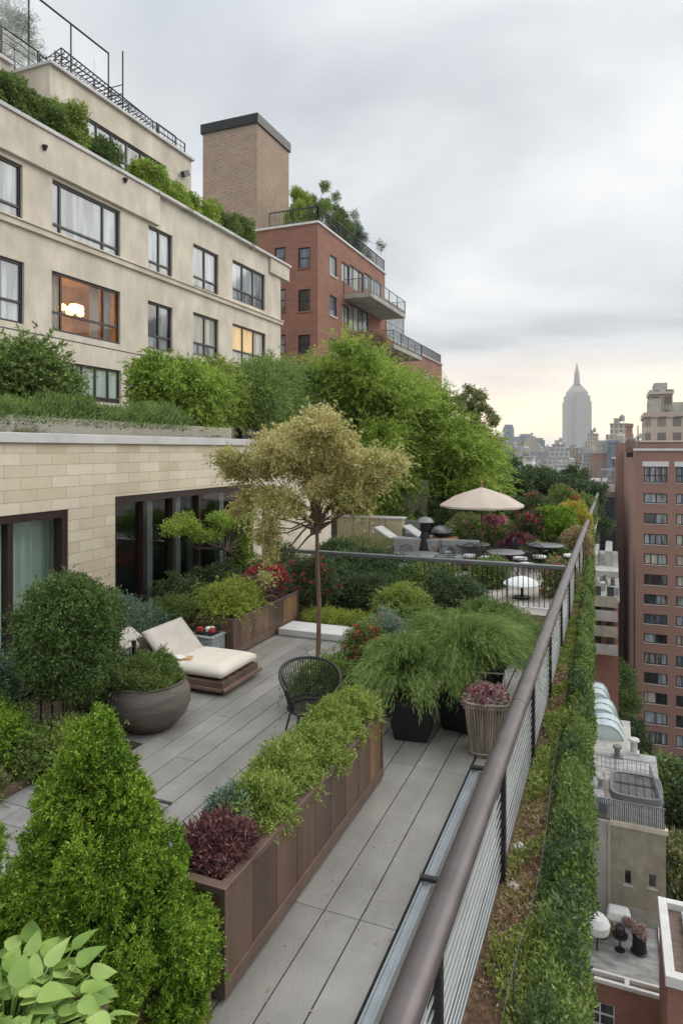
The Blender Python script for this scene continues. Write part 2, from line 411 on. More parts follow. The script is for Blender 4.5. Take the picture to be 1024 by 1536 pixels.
mat('ground_city', (.13,.125,.12), .9, ns=.012, na=.5, bump=0)
mat('asphalt', (.05,.05,.052), .9, ns=.3, na=.2, bump=.2)
mat('cabinet', (.42,.36,.24), .7, ns=2, na=.15, bump=.1)
mat('garden_sofa', (.26,.27,.27), .85, ns=3, na=.1, bump=.2, bs=80)
mat('terra_floor', (.36,.33,.29), .8, ns=1.6, na=.3, bump=.25, bs=14)
mat('dome_panel', (.52,.62,.62), .18, ns=1.2, na=.1, bump=.02, spec=.8)
mat('white_paint', (.75,.75,.74), .6, ns=4, na=.06, bump=.1)
mat('red_cloth', (.45,.04,.05), .8, ns=20, na=.5, bump=.2)
mat('copper', (.5,.25,.13), .35, metal=.8)
brick('stone_brick', (.56,.475,.355), (.665,.59,.475), (.34,.28,.21), .62, .19, .0045, 'yz', ns=1.1, na=.1)
brick('tower_brick', (.34,.24,.175), (.25,.175,.13), (.44,.37,.29), .42, .15, .022, 'sum', ns=.5, na=.12)
brick('red_brick', (.30,.150,.110), (.25,.125,.09), (.27,.16,.12), .5, .16, .012, 'sum', ns=.35, na=.14)
brick('brown_brick', (.31,.185,.145), (.29,.17,.132), (.28,.185,.15), .6, .2, .012, 'sum', ns=.12, na=.1)
glass('pane_pale', (.27,.31,.33), .05, .38, (2.2, 2.2, .2))
glass('pane_green', (.36,.43,.38), .08, .2, (2., 2., .2))
glass('pane_mid', (.16,.17,.17), .05, .7, (1.6, 1.6, .35))
glass('pane_dark', (.025,.028,.03), .05, .6)
glass('pane_cream', (.38,.36,.30), .1, .35, (2.4, 2.4, .12))
glass('pane_amber', (.40,.30,.16), .06, .35, (1.5, 1.5, .4), emit=((1, .62, .22), .28))
glass('pane_blue', (.10,.13,.155), .04, .4)
clear_glass('glass_clear'); clear_glass('glass_thin', (.93,.95,.94), .02); clear_glass('glass_door', (.8,.88,.84), .06)
mat('curtain', (.72,.80,.74), .8, ns=4, na=.08, bump=.6, bs=7, stretch=(1,1,.03))
mat('room_warm', (.62,.42,.19), .8, ns=2, na=.3, bump=0)
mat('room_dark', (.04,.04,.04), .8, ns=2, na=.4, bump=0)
m_, n_, p_, o_ = nt('lamp_glow'); p_.inputs['Emission Color'].default_value = (1, .50, .13, 1); p_.inputs['Emission Strength'].default_value = 5; M['lamp_glow'] = m_
leaf('lf_conifer', [(.045,.105,.014),(.115,.215,.02),(.235,.37,.032),(.36,.48,.07)], trans=.28, ns=3.5)
leaf('lf_lime', [(0.171,0.236,0.039),(0.325,0.403,0.078),(0.513,0.557,0.117)], trans=0.32)
leaf('lf_juniper', [(.09,.15,.025),(.20,.285,.05),(.35,.43,.10),(.43,.50,.16)], trans=.28)
leaf('lf_box', [(0.052,0.094,0.030),(0.104,0.174,0.047),(0.192,0.261,0.075)], trans=0.22)
leaf('lf_dark', [(0.038,0.070,0.030),(0.078,0.123,0.047),(0.139,0.189,0.075)], trans=0.22)
leaf('lf_mid', [(0.085,0.139,0.039),(0.155,0.223,0.058),(0.256,0.334,0.097)], trans=0.27)
leaf('lf_bright', [(.10,.19,.03),(.22,.34,.05),(.38,.49,.09),(.48,.58,.14)], trans=.34, ns=.8)
leaf('lf_bluegrey', [(0.102,0.160,0.109),(0.174,0.246,0.174),(0.304,0.392,0.290)], trans=0.22)
leaf('lf_hosta', [(.19,.31,.07),(.29,.42,.11),(.40,.52,.17)], rough=.42, trans=.3, ns=5)
leaf('lf_tan', [(.19,.25,.06),(.42,.42,.12),(.66,.57,.27),(.74,.63,.38)], trans=.3, ns=1.6)
leaf('lf_feather', [(.10,.17,.045),(.19,.28,.07),(.30,.40,.13)], trans=.3)
leaf('lf_feather_dark', [(.07,.13,.03),(.13,.21,.05),(.21,.30,.08)], trans=.25)
leaf('lf_trail', [(.05,.09,.03),(.10,.17,.04),(.19,.28,.06),(.30,.37,.11)], trans=.2, ns=1.4)
leaf('lf_purple', [(0.072,0.036,0.041),(0.174,0.072,0.080),(0.290,0.145,0.131)], trans=0.17)
leaf('lf_grass', [(0.085,0.126,0.039),(0.189,0.223,0.078),(0.445,0.390,0.196)], trans=0.27, ns=1.2)
leaf('lf_sedum', [(.24,.24,.07),(.34,.36,.10),(.45,.33,.18),(.42,.24,.19),(.50,.42,.30)], trans=.15, ns=2.5)
leaf('lf_brown', [(0.232,0.131,0.087),(0.377,0.246,0.160),(0.493,0.362,0.246)], trans=0.12)
leaf('fl_red', [(.45,.02,.05),(.65,.05,.10),(.75,.15,.2)], trans=.25)
leaf('fl_pink', [(.50,.10,.16),(.62,.25,.30),(.75,.5,.5)], trans=.25)
leaf('fl_magenta', [(.22,.02,.08),(.38,.05,.16),(.5,.12,.25)], trans=.2)
leaf('fl_mauve', [(.30,.16,.17),(.42,.30,.26),(.55,.48,.42)], trans=.2)
leaf('fl_yellow', [(.35,.33,.04),(.45,.40,.06),(.6,.45,.08)], trans=.3)
facade('f_grey', (.30,.30,.31), (.05,.055,.06), (.2,.2,.2), 3.2, 3.4, .55)
facade('f_tan', (.42,.36,.29), (.07,.07,.07), (.22,.2,.17), 2.8, 3.3, .6)
facade('f_red', (.30,.17,.13), (.05,.05,.05), (.25,.22,.2), 3., 3.2, .6)
facade('f_white', (.55,.54,.52), (.10,.11,.12), (.3,.3,.3), 3.6, 3.5, .5)
facade('f_blue', (.22,.27,.32), (.07,.10,.13), (.16,.2,.25), 2.4, 3.6, .22)
facade('f_esb', (.50,.47,.43), (.13,.12,.12), (.26,.24,.22), 5.2, 7., 1.25)
facade('f_glassy', (.13,.15,.16), (.03,.05,.06), (.10,.13,.15), 1.6, 3.4, .12)

# ================= sky and sun =================
W = bpy.data.worlds.new('World'); bpy.context.scene.world = W; W.use_nodes = True
n = W.node_tree; L = n.links; n.nodes.clear()
out = n.nodes.new('ShaderNodeOutputWorld'); bg1 = n.nodes.new('ShaderNodeBackground'); bg2 = n.nodes.new('ShaderNodeBackground')
sky = n.nodes.new('ShaderNodeTexSky'); sky.sky_type = 'NISHITA'; sky.sun_disc = False
SUN_EL, SUN_AZ = 34., 48.       # degrees; azimuth clockwise from +Y
sky.sun_elevation = R(SUN_EL); sky.sun_rotation = R(SUN_AZ); sky.air_density = 1.5; sky.dust_density = 3
L.new(sky.outputs[0], bg1.inputs[0]); bg1.inputs[1].default_value = .08
tc = n.nodes.new('ShaderNodeTexCoord'); sp = n.nodes.new('ShaderNodeSeparateXYZ'); L.new(tc.outputs['Generated'], sp.inputs[0])
def mth(op, a, b=None, c=None, clamp=False):
    q = n.nodes.new('ShaderNodeMath'); q.operation = op; q.use_clamp = clamp
    for i, s in enumerate((a, b, c)):
        if s is None: continue
        if isinstance(s, (int, float)): q.inputs[i].default_value = s
        else: L.new(s, q.inputs[i])
    return q.outputs[0]
zz = mth('MAXIMUM', sp.outputs[2], 0.); den = mth('ADD', zz, .16)
cx = mth('DIVIDE', sp.outputs[0], den); cy = mth('DIVIDE', sp.outputs[1], den)
cb = n.nodes.new('ShaderNodeCombineXYZ'); L.new(cx, cb.inputs[0]); L.new(mth('MULTIPLY', cy, 1.25), cb.inputs[1])
nz = n.nodes.new('ShaderNodeTexNoise'); nz.inputs['Scale'].default_value = .62; nz.inputs['Detail'].default_value = 7; nz.inputs['Roughness'].default_value = .5
nz.inputs['Distortion'].default_value = .35; L.new(cb.outputs[0], nz.inputs['Vector'])
rp = n.nodes.new('ShaderNodeValToRGB'); e = rp.color_ramp.elements
e[0].position = .39; e[0].color = (.47,.505,.54,1); e[1].position = .60; e[1].color = (.83,.835,.84,1)
x = e.new(.5); x.color = (.66,.68,.705,1)
L.new(nz.outputs['Fac'], rp.inputs[0])
# warm clear band low over the horizon ahead
n2 = n.nodes.new('ShaderNodeTexNoise'); n2.inputs['Scale'].default_value = 1.; n2.inputs['Detail'].default_value = 4
mp = n.nodes.new('ShaderNodeMapping'); mp.inputs['Scale'].default_value = (1.6,1.6,16); L.new(tc.outputs['Generated'], mp.inputs['Vector']); L.new(mp.outputs[0], n2.inputs['Vector'])
el = mth('MULTIPLY_ADD', n2.outputs['Fac'], .10, mth('ADD', sp.outputs[2], -.05))
mr = n.nodes.new('ShaderNodeMapRange'); mr.interpolation_type = 'SMOOTHSTEP'
mr.inputs[1].default_value = .15; mr.inputs[2].default_value = .06; mr.inputs[3].default_value = 0; mr.inputs[4].default_value = 1; L.new(el, mr.inputs[0])
az = n.nodes.new('ShaderNodeMapRange'); az.interpolation_type = 'SMOOTHSTEP'; az.inputs[1].default_value = .2; az.inputs[2].default_value = .95
L.new(mth('ADD', mth('MULTIPLY', sp.outputs[1], .97), mth('MULTIPLY', sp.outputs[0], .15)), az.inputs[0])
wf = mth('MULTIPLY', mr.outputs[0], az.outputs[0])
mix = n.nodes.new('ShaderNodeMix'); mix.data_type = 'RGBA'; L.new(wf, mix.inputs[0]); L.new(rp.outputs[0], mix.inputs[6]); mix.inputs[7].default_value = (1.38,1.08,.76,1)
lo = n.nodes.new('ShaderNodeMapRange'); lo.interpolation_type = 'SMOOTHSTEP'; lo.inputs[1].default_value = .04; lo.inputs[2].default_value = .005; L.new(mth('MULTIPLY_ADD', n2.outputs['Fac'], .02, mth('ADD', sp.outputs[2], -.01)), lo.inputs[0])
mix2 = n.nodes.new('ShaderNodeMix'); mix2.data_type = 'RGBA'; L.new(mth('MULTIPLY', lo.outputs[0], .75), mix2.inputs[0]); L.new(mix.outputs[2], mix2.inputs[6]); mix2.inputs[7].default_value = (.70,.71,.73,1)
L.new(mix2.outputs[2], bg2.inputs[0]); 
zb = n.nodes.new('ShaderNodeMapRange'); zb.interpolation_type = 'SMOOTHSTEP'; zb.inputs[1].default_value = .45; zb.inputs[2].default_value = 1.; zb.inputs[3].default_value = 1.0; zb.inputs[4].default_value = 2.5   # overcast sky: brightest overhead
L.new(sp.outputs[2], zb.inputs[0]); L.new(zb.outputs[0], bg2.inputs[1])
ms = n.nodes.new('ShaderNodeMixShader'); ms.inputs[0].default_value = .93
L.new(bg1.outputs[0], ms.inputs[1]); L.new(bg2.outputs[0], ms.inputs[2]); L.new(ms.outputs[0], out.inputs[0])
sd = bpy.data.lights.new('sun', 'SUN'); sd.energy = 1.5; sd.angle = R(50); sd.color = (1, .95, .88)
so = bpy.data.objects.new('sun', sd); C.objects.link(so)
a, b = R(SUN_AZ), R(SUN_EL); dv = Vector((math.sin(a)*math.cos(b), math.cos(a)*math.cos(b), math.sin(b)))
so.rotation_euler = dv.to_track_quat('Z', 'Y').to_euler()
# ================= camera =================
cd = bpy.data.cameras.new('camera'); cam = bpy.data.objects.new('camera', cd); C.objects.link(cam)
cam.location = (0, 0, EYE); cam.rotation_euler = (R(90), 0, TH)
cd.sensor_fit = 'VERTICAL'; cd.sensor_height = 36; cd.sensor_width = 24; cd.lens = 36*1000/1536; cd.shift_y = -(768-675)/1536
cd.clip_start = .05; cd.clip_end = 12000; bpy.context.scene.camera = cam
vs = bpy.context.scene.view_settings; vs.view_transform = 'Standard'; vs.look = 'None'; vs.exposure = .3; vs.gamma = 1
try: bpy.context.scene.render.image_settings.color_mode = 'RGB'
except Exception: pass
bpy.context.scene.cycles.max_bounces = 7; bpy.context.scene.cycles.transparent_max_bounces = 10

# ================= terrace slab, deck, bed =================
XR, XW, XP = -.90, -8.5, -2.37           # railing line, stone wall, long planter face
GZ = -45.
def slab(name, x0, off, z0, z1, m, ya=-3., yb=46.4):
    b = MB(); ys = [ya, 5, 10, 15, 20, 25, 31, yb]; ex = lambda y: max(-.86, -.17-.026*max(0, y-5))+off
    for y in ys: b.v += [(x0, y, z0), (ex(y), y, z0), (ex(y), y, z1), (x0, y, z1)]
    for i in range(len(ys)-1):
        for k in range(4): q = (k+1) % 4; b.f.append((i*4+k, i*4+q, i*4+4+q, i*4+4+k))
    b.f += [(0,3,2,1), tuple(len(b.v)-4+k for k in range(4))]; return struct(b.build(name, m))
slab('terrace_slab', -9.2, -.06, -.75, -.16, 'stucco_grey')
b = MB(); b.box(-60, -5.2, -3.2, 46., GZ, -.76); struct(b.build('building_podium', 'stucco_grey'))
b = MB(); b.box(-6.75, -1.0, -3, 12.45, -.158, -.03); struct(b.build('deck_base', 'gap'))
b = MB(); w = .3; x = -1.53; rd = random.Random(3); i = 0
while x > -6.7:
    y = -3.0 - rd.random()*2.4
    if i == 1: y = -3.-.53+.0
    if i in (0, 1, 2): y = 4.86-3*2.6
    while y < 12.4:
        y1 = y+ (2.6 if i < 3 else 3.0)
        a0, a1 = max(y, -3)+.003, min(y1, 12.4)-.003
        if x-w < -4.25 and a0 < 5.75: a0 = 5.756
        if x-w < -5.45 and a0 < 6.76: a0 = 6.766
        if a1 > a0+.05:
            b.box(x-w+.006, x-.006, a0, a1, -.028, 0)
        y = y1
    x -= w; i += 1
struct(b.build('deck', 'deck_board', bevel=.0025))
b = MB(); b.box(-1.51, -1.0, -3, 12.4, -.028, 0.0); struct(b.build('deck_edge', 'deck_board'))
b = MB()
yy = .0
while yy < 5.6:
    xx = -5.9+.3*(round(yy/.3) % 2)-.3
    while xx < -4.235:
        b.box(max(xx, -5.9)+.004, min(xx+.6, -4.235)-.004, yy+.004, min(yy+.296, 5.746), -.026, .002) if min(xx+.6,-4.235)-max(xx,-5.9) > .05 else None
        xx += .6
    yy += .3
struct(b.build('stone_paving', 'paving', bevel=.003))
b = MB(); b.box(-9.1, -6.76, -3, 15.4, -.158, -.024); b.box(-6.759, -5.91, -3, 5.75, -.029, .004).box(-6.759, -5.435, 5.751, 6.75, -.029, .006); struct(b.build('planting_bed', 'soil'))
b = MB(); b.box(-6.76, -.95, 12.45, 15.4, -.158, -.02); struct(b.build('planting_bed_far', 'soil'))
# low timber edge of the left bed
t = tag(MB().box(-5.98, -5.905, 3.6, 5.40, -.02, .09).box(-6.6, -5.905, 5.401, 5.47, -.02, .09).build('bed_edging', 'wood_dark', bevel=.006), 'low reddish brown timber edging at the corner of the left planting bed', 'garden edging')
# white stone step
pts = (-6.15, -4.2, 11.75, 12.4)
tag(MB().box(*pts, .004, .13).build('stone_step', 'pale_stone', bevel=.012), 'pale flat stone slab at the far end of the deck beside the thin tree trunk', 'stone slab')

# ================= main railing =================
rail = thing('metal_railing', 'long brown metal railing with fat round handrail and thin steel rods along the terrace edge', 'railing', (XR, 0, 0))
RZ = 1.1
pts = [(XR, y, RZ-.045) for y in np.linspace(-1.5, 46.2, 40)]
MB().tube(pts, .076, 20, sx=1.12).build('handrail', 'rail_brown', rail, smooth='all')
for k in range(-2, 18):
    y = 5.86+2.3*k
    if y > 46: break
    b = MB().box(XR-.036, XR+.036, y-.045, y+.045, -.15, RZ-.07).box(XR-.05, XR+.05, y-.07, y+.07, -.155, -.135)
    b.build('post', 'post_metal', rail, bevel=.004)
for y in (1.1, 6.95, 12.8, 18.6, 24.4): MB().tube([(XR, y-.006, RZ-.045), (XR, y+.006, RZ-.045)], .0772, 20, sx=1.12).build('joint', 'post_metal', rail, smooth=True)
for k in range(13):
    z = .03+k*.076
    MB().tube([(XR, -1.5, z), (XR, 46.2, z)], .0075, 6).build('rod', 'steel', rail, smooth=True)
# channel with clamps at the inner foot of the railing
ch = thing('edge_channel', 'pale blue grey metal channel with dark clamps at the foot of the long railing', 'metal channel', (-1.42, 3, 0))
MB().box(-1.49, -1.40, -2, 7.62, .002, .045).box(-1.49, -1.475, -2, 7.62, .045, .062).box(-1.415, -1.40, -2, 7.62, .045, .062).build('channel', 'galv', ch, bevel=.004)
for y in (2.6, 5.42, 7.52):
    MB().tube([(-1.50, y, .085), (-1.30, y, .09)], .026, 12).build('clamp', 'post_metal', ch, smooth=True)

# ================= planting strip outside the railing =================
slab('soil_strip', XR-.02, -.08, -.158, -.06, 'mulch')
rs = np.random.default_rng(21)
def strip(n, x0, x1, y0, y1, zf, L, W, m, name, label, dens=1.3, up=.6, jit=.7, clump=None):
    y = y0+(y1-y0)*rs.random(n)**dens; x = x0+(x1-x0)*rs.random(n)
    if clump is not None:
        keep = clump(x, y) > rs.random(n); x, y = x[keep], y[keep]
    z = zf(x, y); rag = .018*np.sin(y*2.1)+.018*np.sin(y*5.3+1)+.014*np.sin(y*13)
    x = XR+(x-XR)*(edge_x(y)+rag-XR)/(-.17-XR)
    P = np.stack([x, y, z], 1); D = rs.normal(size=P.shape)*jit; D[:,2] += up
    sc = 1.  # leaves a little larger far off keep the cover closed
    l = L*(.5+.8*rs.random(len(P)))*(1+np.clip(y, 0, 30)/25)
    ob = quads(name, leafquads(P, D, l, l*W, rs), m); tag(ob, label, 'plants', kind='stuff'); return ob
def lumpf(x, y, a, f, s): return a*(.5+.5*np.sin(x*f*3.1+s+1.7*np.sin(y*f*.9))*np.cos(y*f*1.7+s*2+np.sin(x*5)))
def edge_x(y): return np.clip(-.17-.026*np.clip(y-5, 0, None), -.86, None)
def edge_old(y): return -.20-.012*np.clip(y-4, 0, 25)
def zs_hedge(x, y):
    c = np.clip(1-np.abs((x+.36)/.24)**2.2, 0, 1)
    return -.10 + (.22+lumpf(x, y, .14, 2.3, .4))*c*rs.random(len(x))**.35 - .25*np.clip(x+.22, 0, 1)*6*rs.random(len(x))
strip(130000, -.58, -.13, 1.2, 26, zs_hedge, .034, .42, 'lf_trail', 'trailing_greenery', 'dense mid green leafy cover spilling over the outer edge of the roof strip', dens=1.7)
strip(60000, -.50, -.15, 1.2, 30, lambda x, y: zs_hedge(x, y)+.02+.16*rs.random(len(x))**2, .045, .26, 'lf_mid', 'tall_greenery', 'yellow green sprigs standing out of the leafy strip outside the railing', dens=1.7,
      clump=lambda x, y: (lumpf(x, y, 1, 1.3, 2.) > .55)*1.)
strip(60000, -.88, -.5, 1.2, 30, lambda x, y: -.07+lumpf(x, y, .07, 3., 1.)*rs.random(len(x)), .026, .5, 'lf_sedum', 'sedum_carpet', 'dry russet and yellow sedum carpet directly outside the long railing', dens=1.6,
      clump=lambda x, y: (lumpf(x, y, 1, 1.1, .3) > .3)*.9+.1)
strip(45000, -.86, -.48, 1.2, 30, lambda x, y: -.07+.17*lumpf(x, y, 1, 1.6, 3.)*rs.random(len(x))**.5, .034, .4, 'lf_juniper', 'low_green_tufts', 'low fresh green tufts between the russet sedum outside the railing', dens=1.6,
      clump=lambda x, y: (lumpf(x, y, 1, 1.6, 3.) > .42)*1.)
strip(16000, -.86, -.46, 1.2, 30, lambda x, y: -.07+.12*lumpf(x, y, 1, .9, 5.)*rs.random(len(x)), .03, .3, 'lf_brown', 'dead_tufts', 'brown dead tufts in the roof strip outside the railing', dens=1.4,
      clump=lambda x, y: (lumpf(x, y, 1, .9, 5.) > .6)*1.)
strip(26000, -.56, -.2, 1.2, 26, lambda x, y: zs_hedge(x, y)+.03+.09*rs.random(len(x)), .05, .3, 'lf_dark', 'dark_greenery', 'patches of darker green foliage in the leafy strip outside the railing', dens=1.7,
      clump=lambda x, y: (lumpf(x, y, 1, 1.7, 4.) > .6)*1.)
q_ = np.random.default_rng(9); n_q = 150
xq = np.concatenate([q_.uniform(-2.3, -1.55, n_q//2), q_.uniform(-6, -3, n_q//2)]); yq = q_.uniform(2.5, 11, n_q)
Aq = leafquads(np.stack([xq, yq, np.full(n_q, .006)], 1), np.stack([q_.normal(size=n_q), q_.normal(size=n_q), np.full(n_q, .12)], 1), .022+.02*q_.random(n_q), .012, q_, roll=np.tile(np.array([[.05, .08, 1.]]), (n_q, 1)))
tag(quads('fallen_leaves', Aq, 'lf_brown'), 'a few small dry leaves scattered over the grey deck boards', 'leaves', kind='stuff')
gw = thing('guide_wire', 'thin slack grey wire running along the planted strip outside the railing', 'wire', (-.6, 3, -.06))
pts = [(-.60+.03*math.sin(y*1.3), y, .20+.05*math.cos((y-2.2)*2*math.pi/2.3)) for y in np.linspace(.5, 9, 60)]
MB().tube(pts, .0025, 5).build('wire', 'grey_metal', gw, smooth=True)
for y in (2.2, 4.5, 6.8): MB().tube([(-.60+.03*math.sin(y*1.3), y, -.08), (-.60+.03*math.sin(y*1.3), y, .26)], .006, 6).build('stake', 'grey_metal', gw)
# a few pale rocks
for i, (u, v, s, lab) in enumerate([(822, 1092, .06, 'small pinkish rock in the strip beside the fifth railing post'), (778, 1262, .07, 'pale rock among the sedum beside the near railing post'), (770,1320,.06,'flat light stone nearest the camera in the sedum strip')]):
    p = pZ(u, v, 0.); r2 = np.random.default_rng(i)
    bm = MB().lathe([(.02,-.08),(s,-.06),(s*.95,-.045),(s*.6,-.03),(.01,-.024)], 9, p); bm.v = [(a+r2.normal()*.007, b_+r2.normal()*.007, c+r2.normal()*.005) for a, b_, c in bm.v]
    tag(bm.build('rock', 'coping', smooth='all'), lab, 'rock', 'rocks in the roof strip')
# ================= long bronze planter with panels =================
def long_planter(name, label, x0, x1, y0, y1, h, n, m='bronze', rim='bronze_rim', soil=.08, face=True, rimw=.075):
    t = thing(name, label, 'planter', ((x0+x1)/2, (y0+y1)/2, 0))
    b = MB(); e = .012
    b.box(x0+.02, x0+.04, y0+.02, y1-.02, .1, h-.03).box(x1-.05, x1-.03, y0+.02, y1-.02, .1, h-.03)
    b.box(x0+.04, x1-.05, y0+.02, y0+.05, .1, h-.03).box(x0+.04, x1-.05, y1-.05, y1-.02, .1, h-.03)
    b.build('liner', 'black_metal', t)
    b = MB().box(x0-.0, x1+.0, y0, y0+rimw, h-.05, h).box(x0, x1, y1-rimw, y1, h-.05, h)
    b.box(x0, x0+rimw, y0+rimw, y1-rimw, h-.05, h).box(x1-rimw, x1, y0+rimw, y1-rimw, h-.05, h)
    b.build('rim', rim, t, bevel=.006)
    b = MB().box(x1-.03, x1+.0, y0, y1, .03, .14).box(x0, x0+.03, y0, y1, .03, .14).box(x0+.03, x1-.03, y0, y0+.03, .03, .14).box(x0+.03, x1-.03, y1-.03, y1, .03, .14)
    for yy in (y0, y1-.05): b.box(x1-.045, x1-.001, yy+.001, yy+.049, .14, h-.05)
    b.build('frame', rim, t, bevel=.004)
    MB().box(x0+.06, x1-.08, y0+.06, y1-.06, .0, .032).build('plinth', 'black_metal', t)
    L_ = (y1-y0-.10)/n
    for k in range(n):
        a = y0+.05+L_*k
        MB().box(x1-.030, x1-.016, a+.003, a+L_-.003, .14, h-.05).build('panel', m, t, bevel=.003)
    for (xa, xb) in ((x0+.03, (x0+x1)/2), ((x0+x1)/2, x1-.045)):
        MB().box(xa+.002, xb-.002, y0+.006, y0+.018, .14, h-.05).build('panel', m, t, bevel=.003)
    MB().box(x0+.04, x1-.05, y0+.05, y1-.05, h-.16, h-soil).build('soil', 'mulch', t)
    return t
YN, YF = 3.78, 7.05
RND = random.Random(1)
long_planter('planter_box', 'long waist high bronze planter with ribbed side panels running along the middle of the deck', -2.95, XP, YN, YF, .76, 9)
# conifer box and leaf planter nearest the camera
t = long_planter('planter_box', 'square dark bronze box under the large cone shaped conifer', -3.35, -2.37, 2.66, 3.62, .62, 3)
long_planter('planter_box', 'tall dark planter nearest the camera holding the broad pale leaves', -3.5, -2.26, 1.2, 2.56, .98, 3, soil=.04)
# second bronze planter beside the daybed
long_planter('planter_box', 'bronze planter with smooth panels and lime shrubs behind the daybed', -7.15, -6.18, 10.15, 12.75, .68, 4, rimw=.03)
# ---- plants in the long planter
rs = np.random.default_rng(4)
labs = ['feathery light green shrub in the long planter next to the dark red shrub', 'second feathery light green shrub from the near end of the long planter', 'feathery light green shrub in the middle of the long planter',
        'feathery light green shrub in the long planter level with the wire chair', 'feathery light green shrub filling the far right end of the long planter']
ys = [4.72, 5.28, 5.82, 6.36, 6.84]
for i, y in enumerate(ys):
    r_ = np.random.default_rng(40+i); s = .92+.16*r_.random()
    bl = lumpy((0, 0, .13), (.24*s, .32*s, .17*s), 20, .09, r_, low=-.75)
    plant('feathery_shrub', labs[i], 'shrub', (-2.64-.05*(i % 2), y, .64), bl, 'lf_juniper', 3000, 12, .034, .010, spray=.10, seed=50+i, stem_h=.2, stem_r=.014, group='feathery shrubs along the long planter', fan=.55, up=.85, depth=.6, ext=.9, inner=.08)
r_ = np.random.default_rng(60)
plant('purple_shrub', 'dark red purple leaved shrub in the near end of the long planter', 'shrub', (-2.66, 4.18, .66), lumpy((0, 0, .10), (.22, .25, .16), 20, .07, r_, low=-.7), 'lf_purple', 2200, 6, .045, .014, seed=61, stem_h=.1, stem_r=.012, fan=.7, up=.5)
plant('silvery_shrub', 'small grey green sprigged shrub between the red shrub and the light green ones', 'shrub', (-2.78, 4.55, .66), lumpy((0, 0, .13), (.13, .13, .16), 14, .07, r_), 'lf_bluegrey', 1500, 5, .05, .016, seed=62, stem_h=.15, stem_r=.01, fan=.6, up=.6)
# ---- big conifer
r_ = np.random.default_rng(11); bl = []
for i in range(170):
    h = r_.random()**1.15; z = .02+1.36*h
    R0 = .66*(1-h)**.92+.03; th = r_.random()*2*math.pi; q = (.07+.085*r_.random())*(1-.4*h)
    k = .68+.38*r_.random()
    bl.append((R0*k*math.cos(th), R0*k*math.sin(th), z, q, q, q*1.25))
for i in range(26):       # skirt hanging over the box
    th = r_.uniform(-2.3, 1.2); q = .1; bl.append((.60*math.cos(th), .56*math.sin(th), r_.uniform(-.28, .15), q, q, q*1.4))
plant('conifer', 'large bright green cone shaped conifer at the lower left corner of the view', 'conifer', (-2.88, 3.13, .62), bl, 'lf_conifer', 10500, 30, .025, .0095, seed=12, stem_h=1.1, stem_r=.03, fan=.95, up=.4, depth=.5, inner=.06, ext=.45, warp=.25)
# shrubs left of it
plant('round_shrub', 'yellow green bush at the left edge beside the big conifer', 'shrub', (-4.22, 3.15, 0), lumpy((0, 0, .62), (.34, .36, .50), 34, .13, r_, low=-.95), 'lf_conifer', 3200, 22, .030, .0115, seed=14, stem_h=.5, stem_r=.03, fan=.55, up=.4)
# ---- broad leaves
def broad_leaves(name, label, loc, n, seed):
    rs = np.random.default_rng(seed); t = thing(name, label, 'plant', loc, 0, None, world=False); b = MB(); s_ = MB()
    for i in range(n):
        th = rs.random()*2*math.pi; el = rs.uniform(-.25, .75); rr = rs.uniform(.05, .52)
        base = Vector((math.cos(th)*rr*.95, math.sin(th)*rr*.75, rs.uniform(.02, .17)+.10*(1-rr)))
        d = Vector((math.cos(th)*math.cos(el), math.sin(th)*math.cos(el), math.sin(el)-.35)).normalized()
        d = (d+Vector(rs.normal(size=3))*.25).normalized()
        side = d.cross(Vector((0,0,1))).normalized(); up = side.cross(d).normalized()
        L_ = rs.uniform(.11, .17); Wd = L_*.66; tw = rs.normal()*.25
        side = (side*math.cos(tw)+up*math.sin(tw)).normalized(); up = side.cross(d).normalized()
        prof = [(0,.0),(.05,.30),(.2,.5),(.42,.46),(.68,.27),(.88,.09),(1,.0)]
        n0 = len(b.v)
        for (a, w_) in prof:
            c_ = base+d*a*L_ - up*(a*a*.28*L_)
            b.v.append(tuple(c_+side*w_*Wd+up*.16*w_*Wd)); b.v.append(tuple(c_ - up*.03*L_)); b.v.append(tuple(c_-side*w_*Wd+up*.16*w_*Wd))
        for j in range(len(prof)-1):
            q = n0+j*3; b.f.append((q, q+1, q+4, q+3)); b.f.append((q+1, q+2, q+5, q+4))
        s_.tube([(base.x*.2, base.y*.2, -.02), (base.x*.7, base.y*.7, base.z*.7), tuple(base)], .0035, 4, caps=False)
    b.build('leaves', 'lf_hosta', t, smooth='all'); s_.build('stem', 'lf_hosta', t); return t
broad_leaves('broad_leaved_plant', 'pale green broad pointed leaved plant at the bottom left corner', (-2.55, 2.22, .94), 270, 3)
broad_leaves('broad_leaved_plant', 'pale broad leaved plant at the left frame edge beside the tall dark planter', (-3.15, 2.2, .94), 90, 5)
plant('spiky_plant', 'small brownish tuft under the broad pale leaves', 'plant', (-2.62, 1.95, .95), lumpy((0, 0, .05), (.16, .16, .08), 8, .06, r_), 'lf_sedum', 300, 5, .07, .012, seed=16, stem_r=.005)

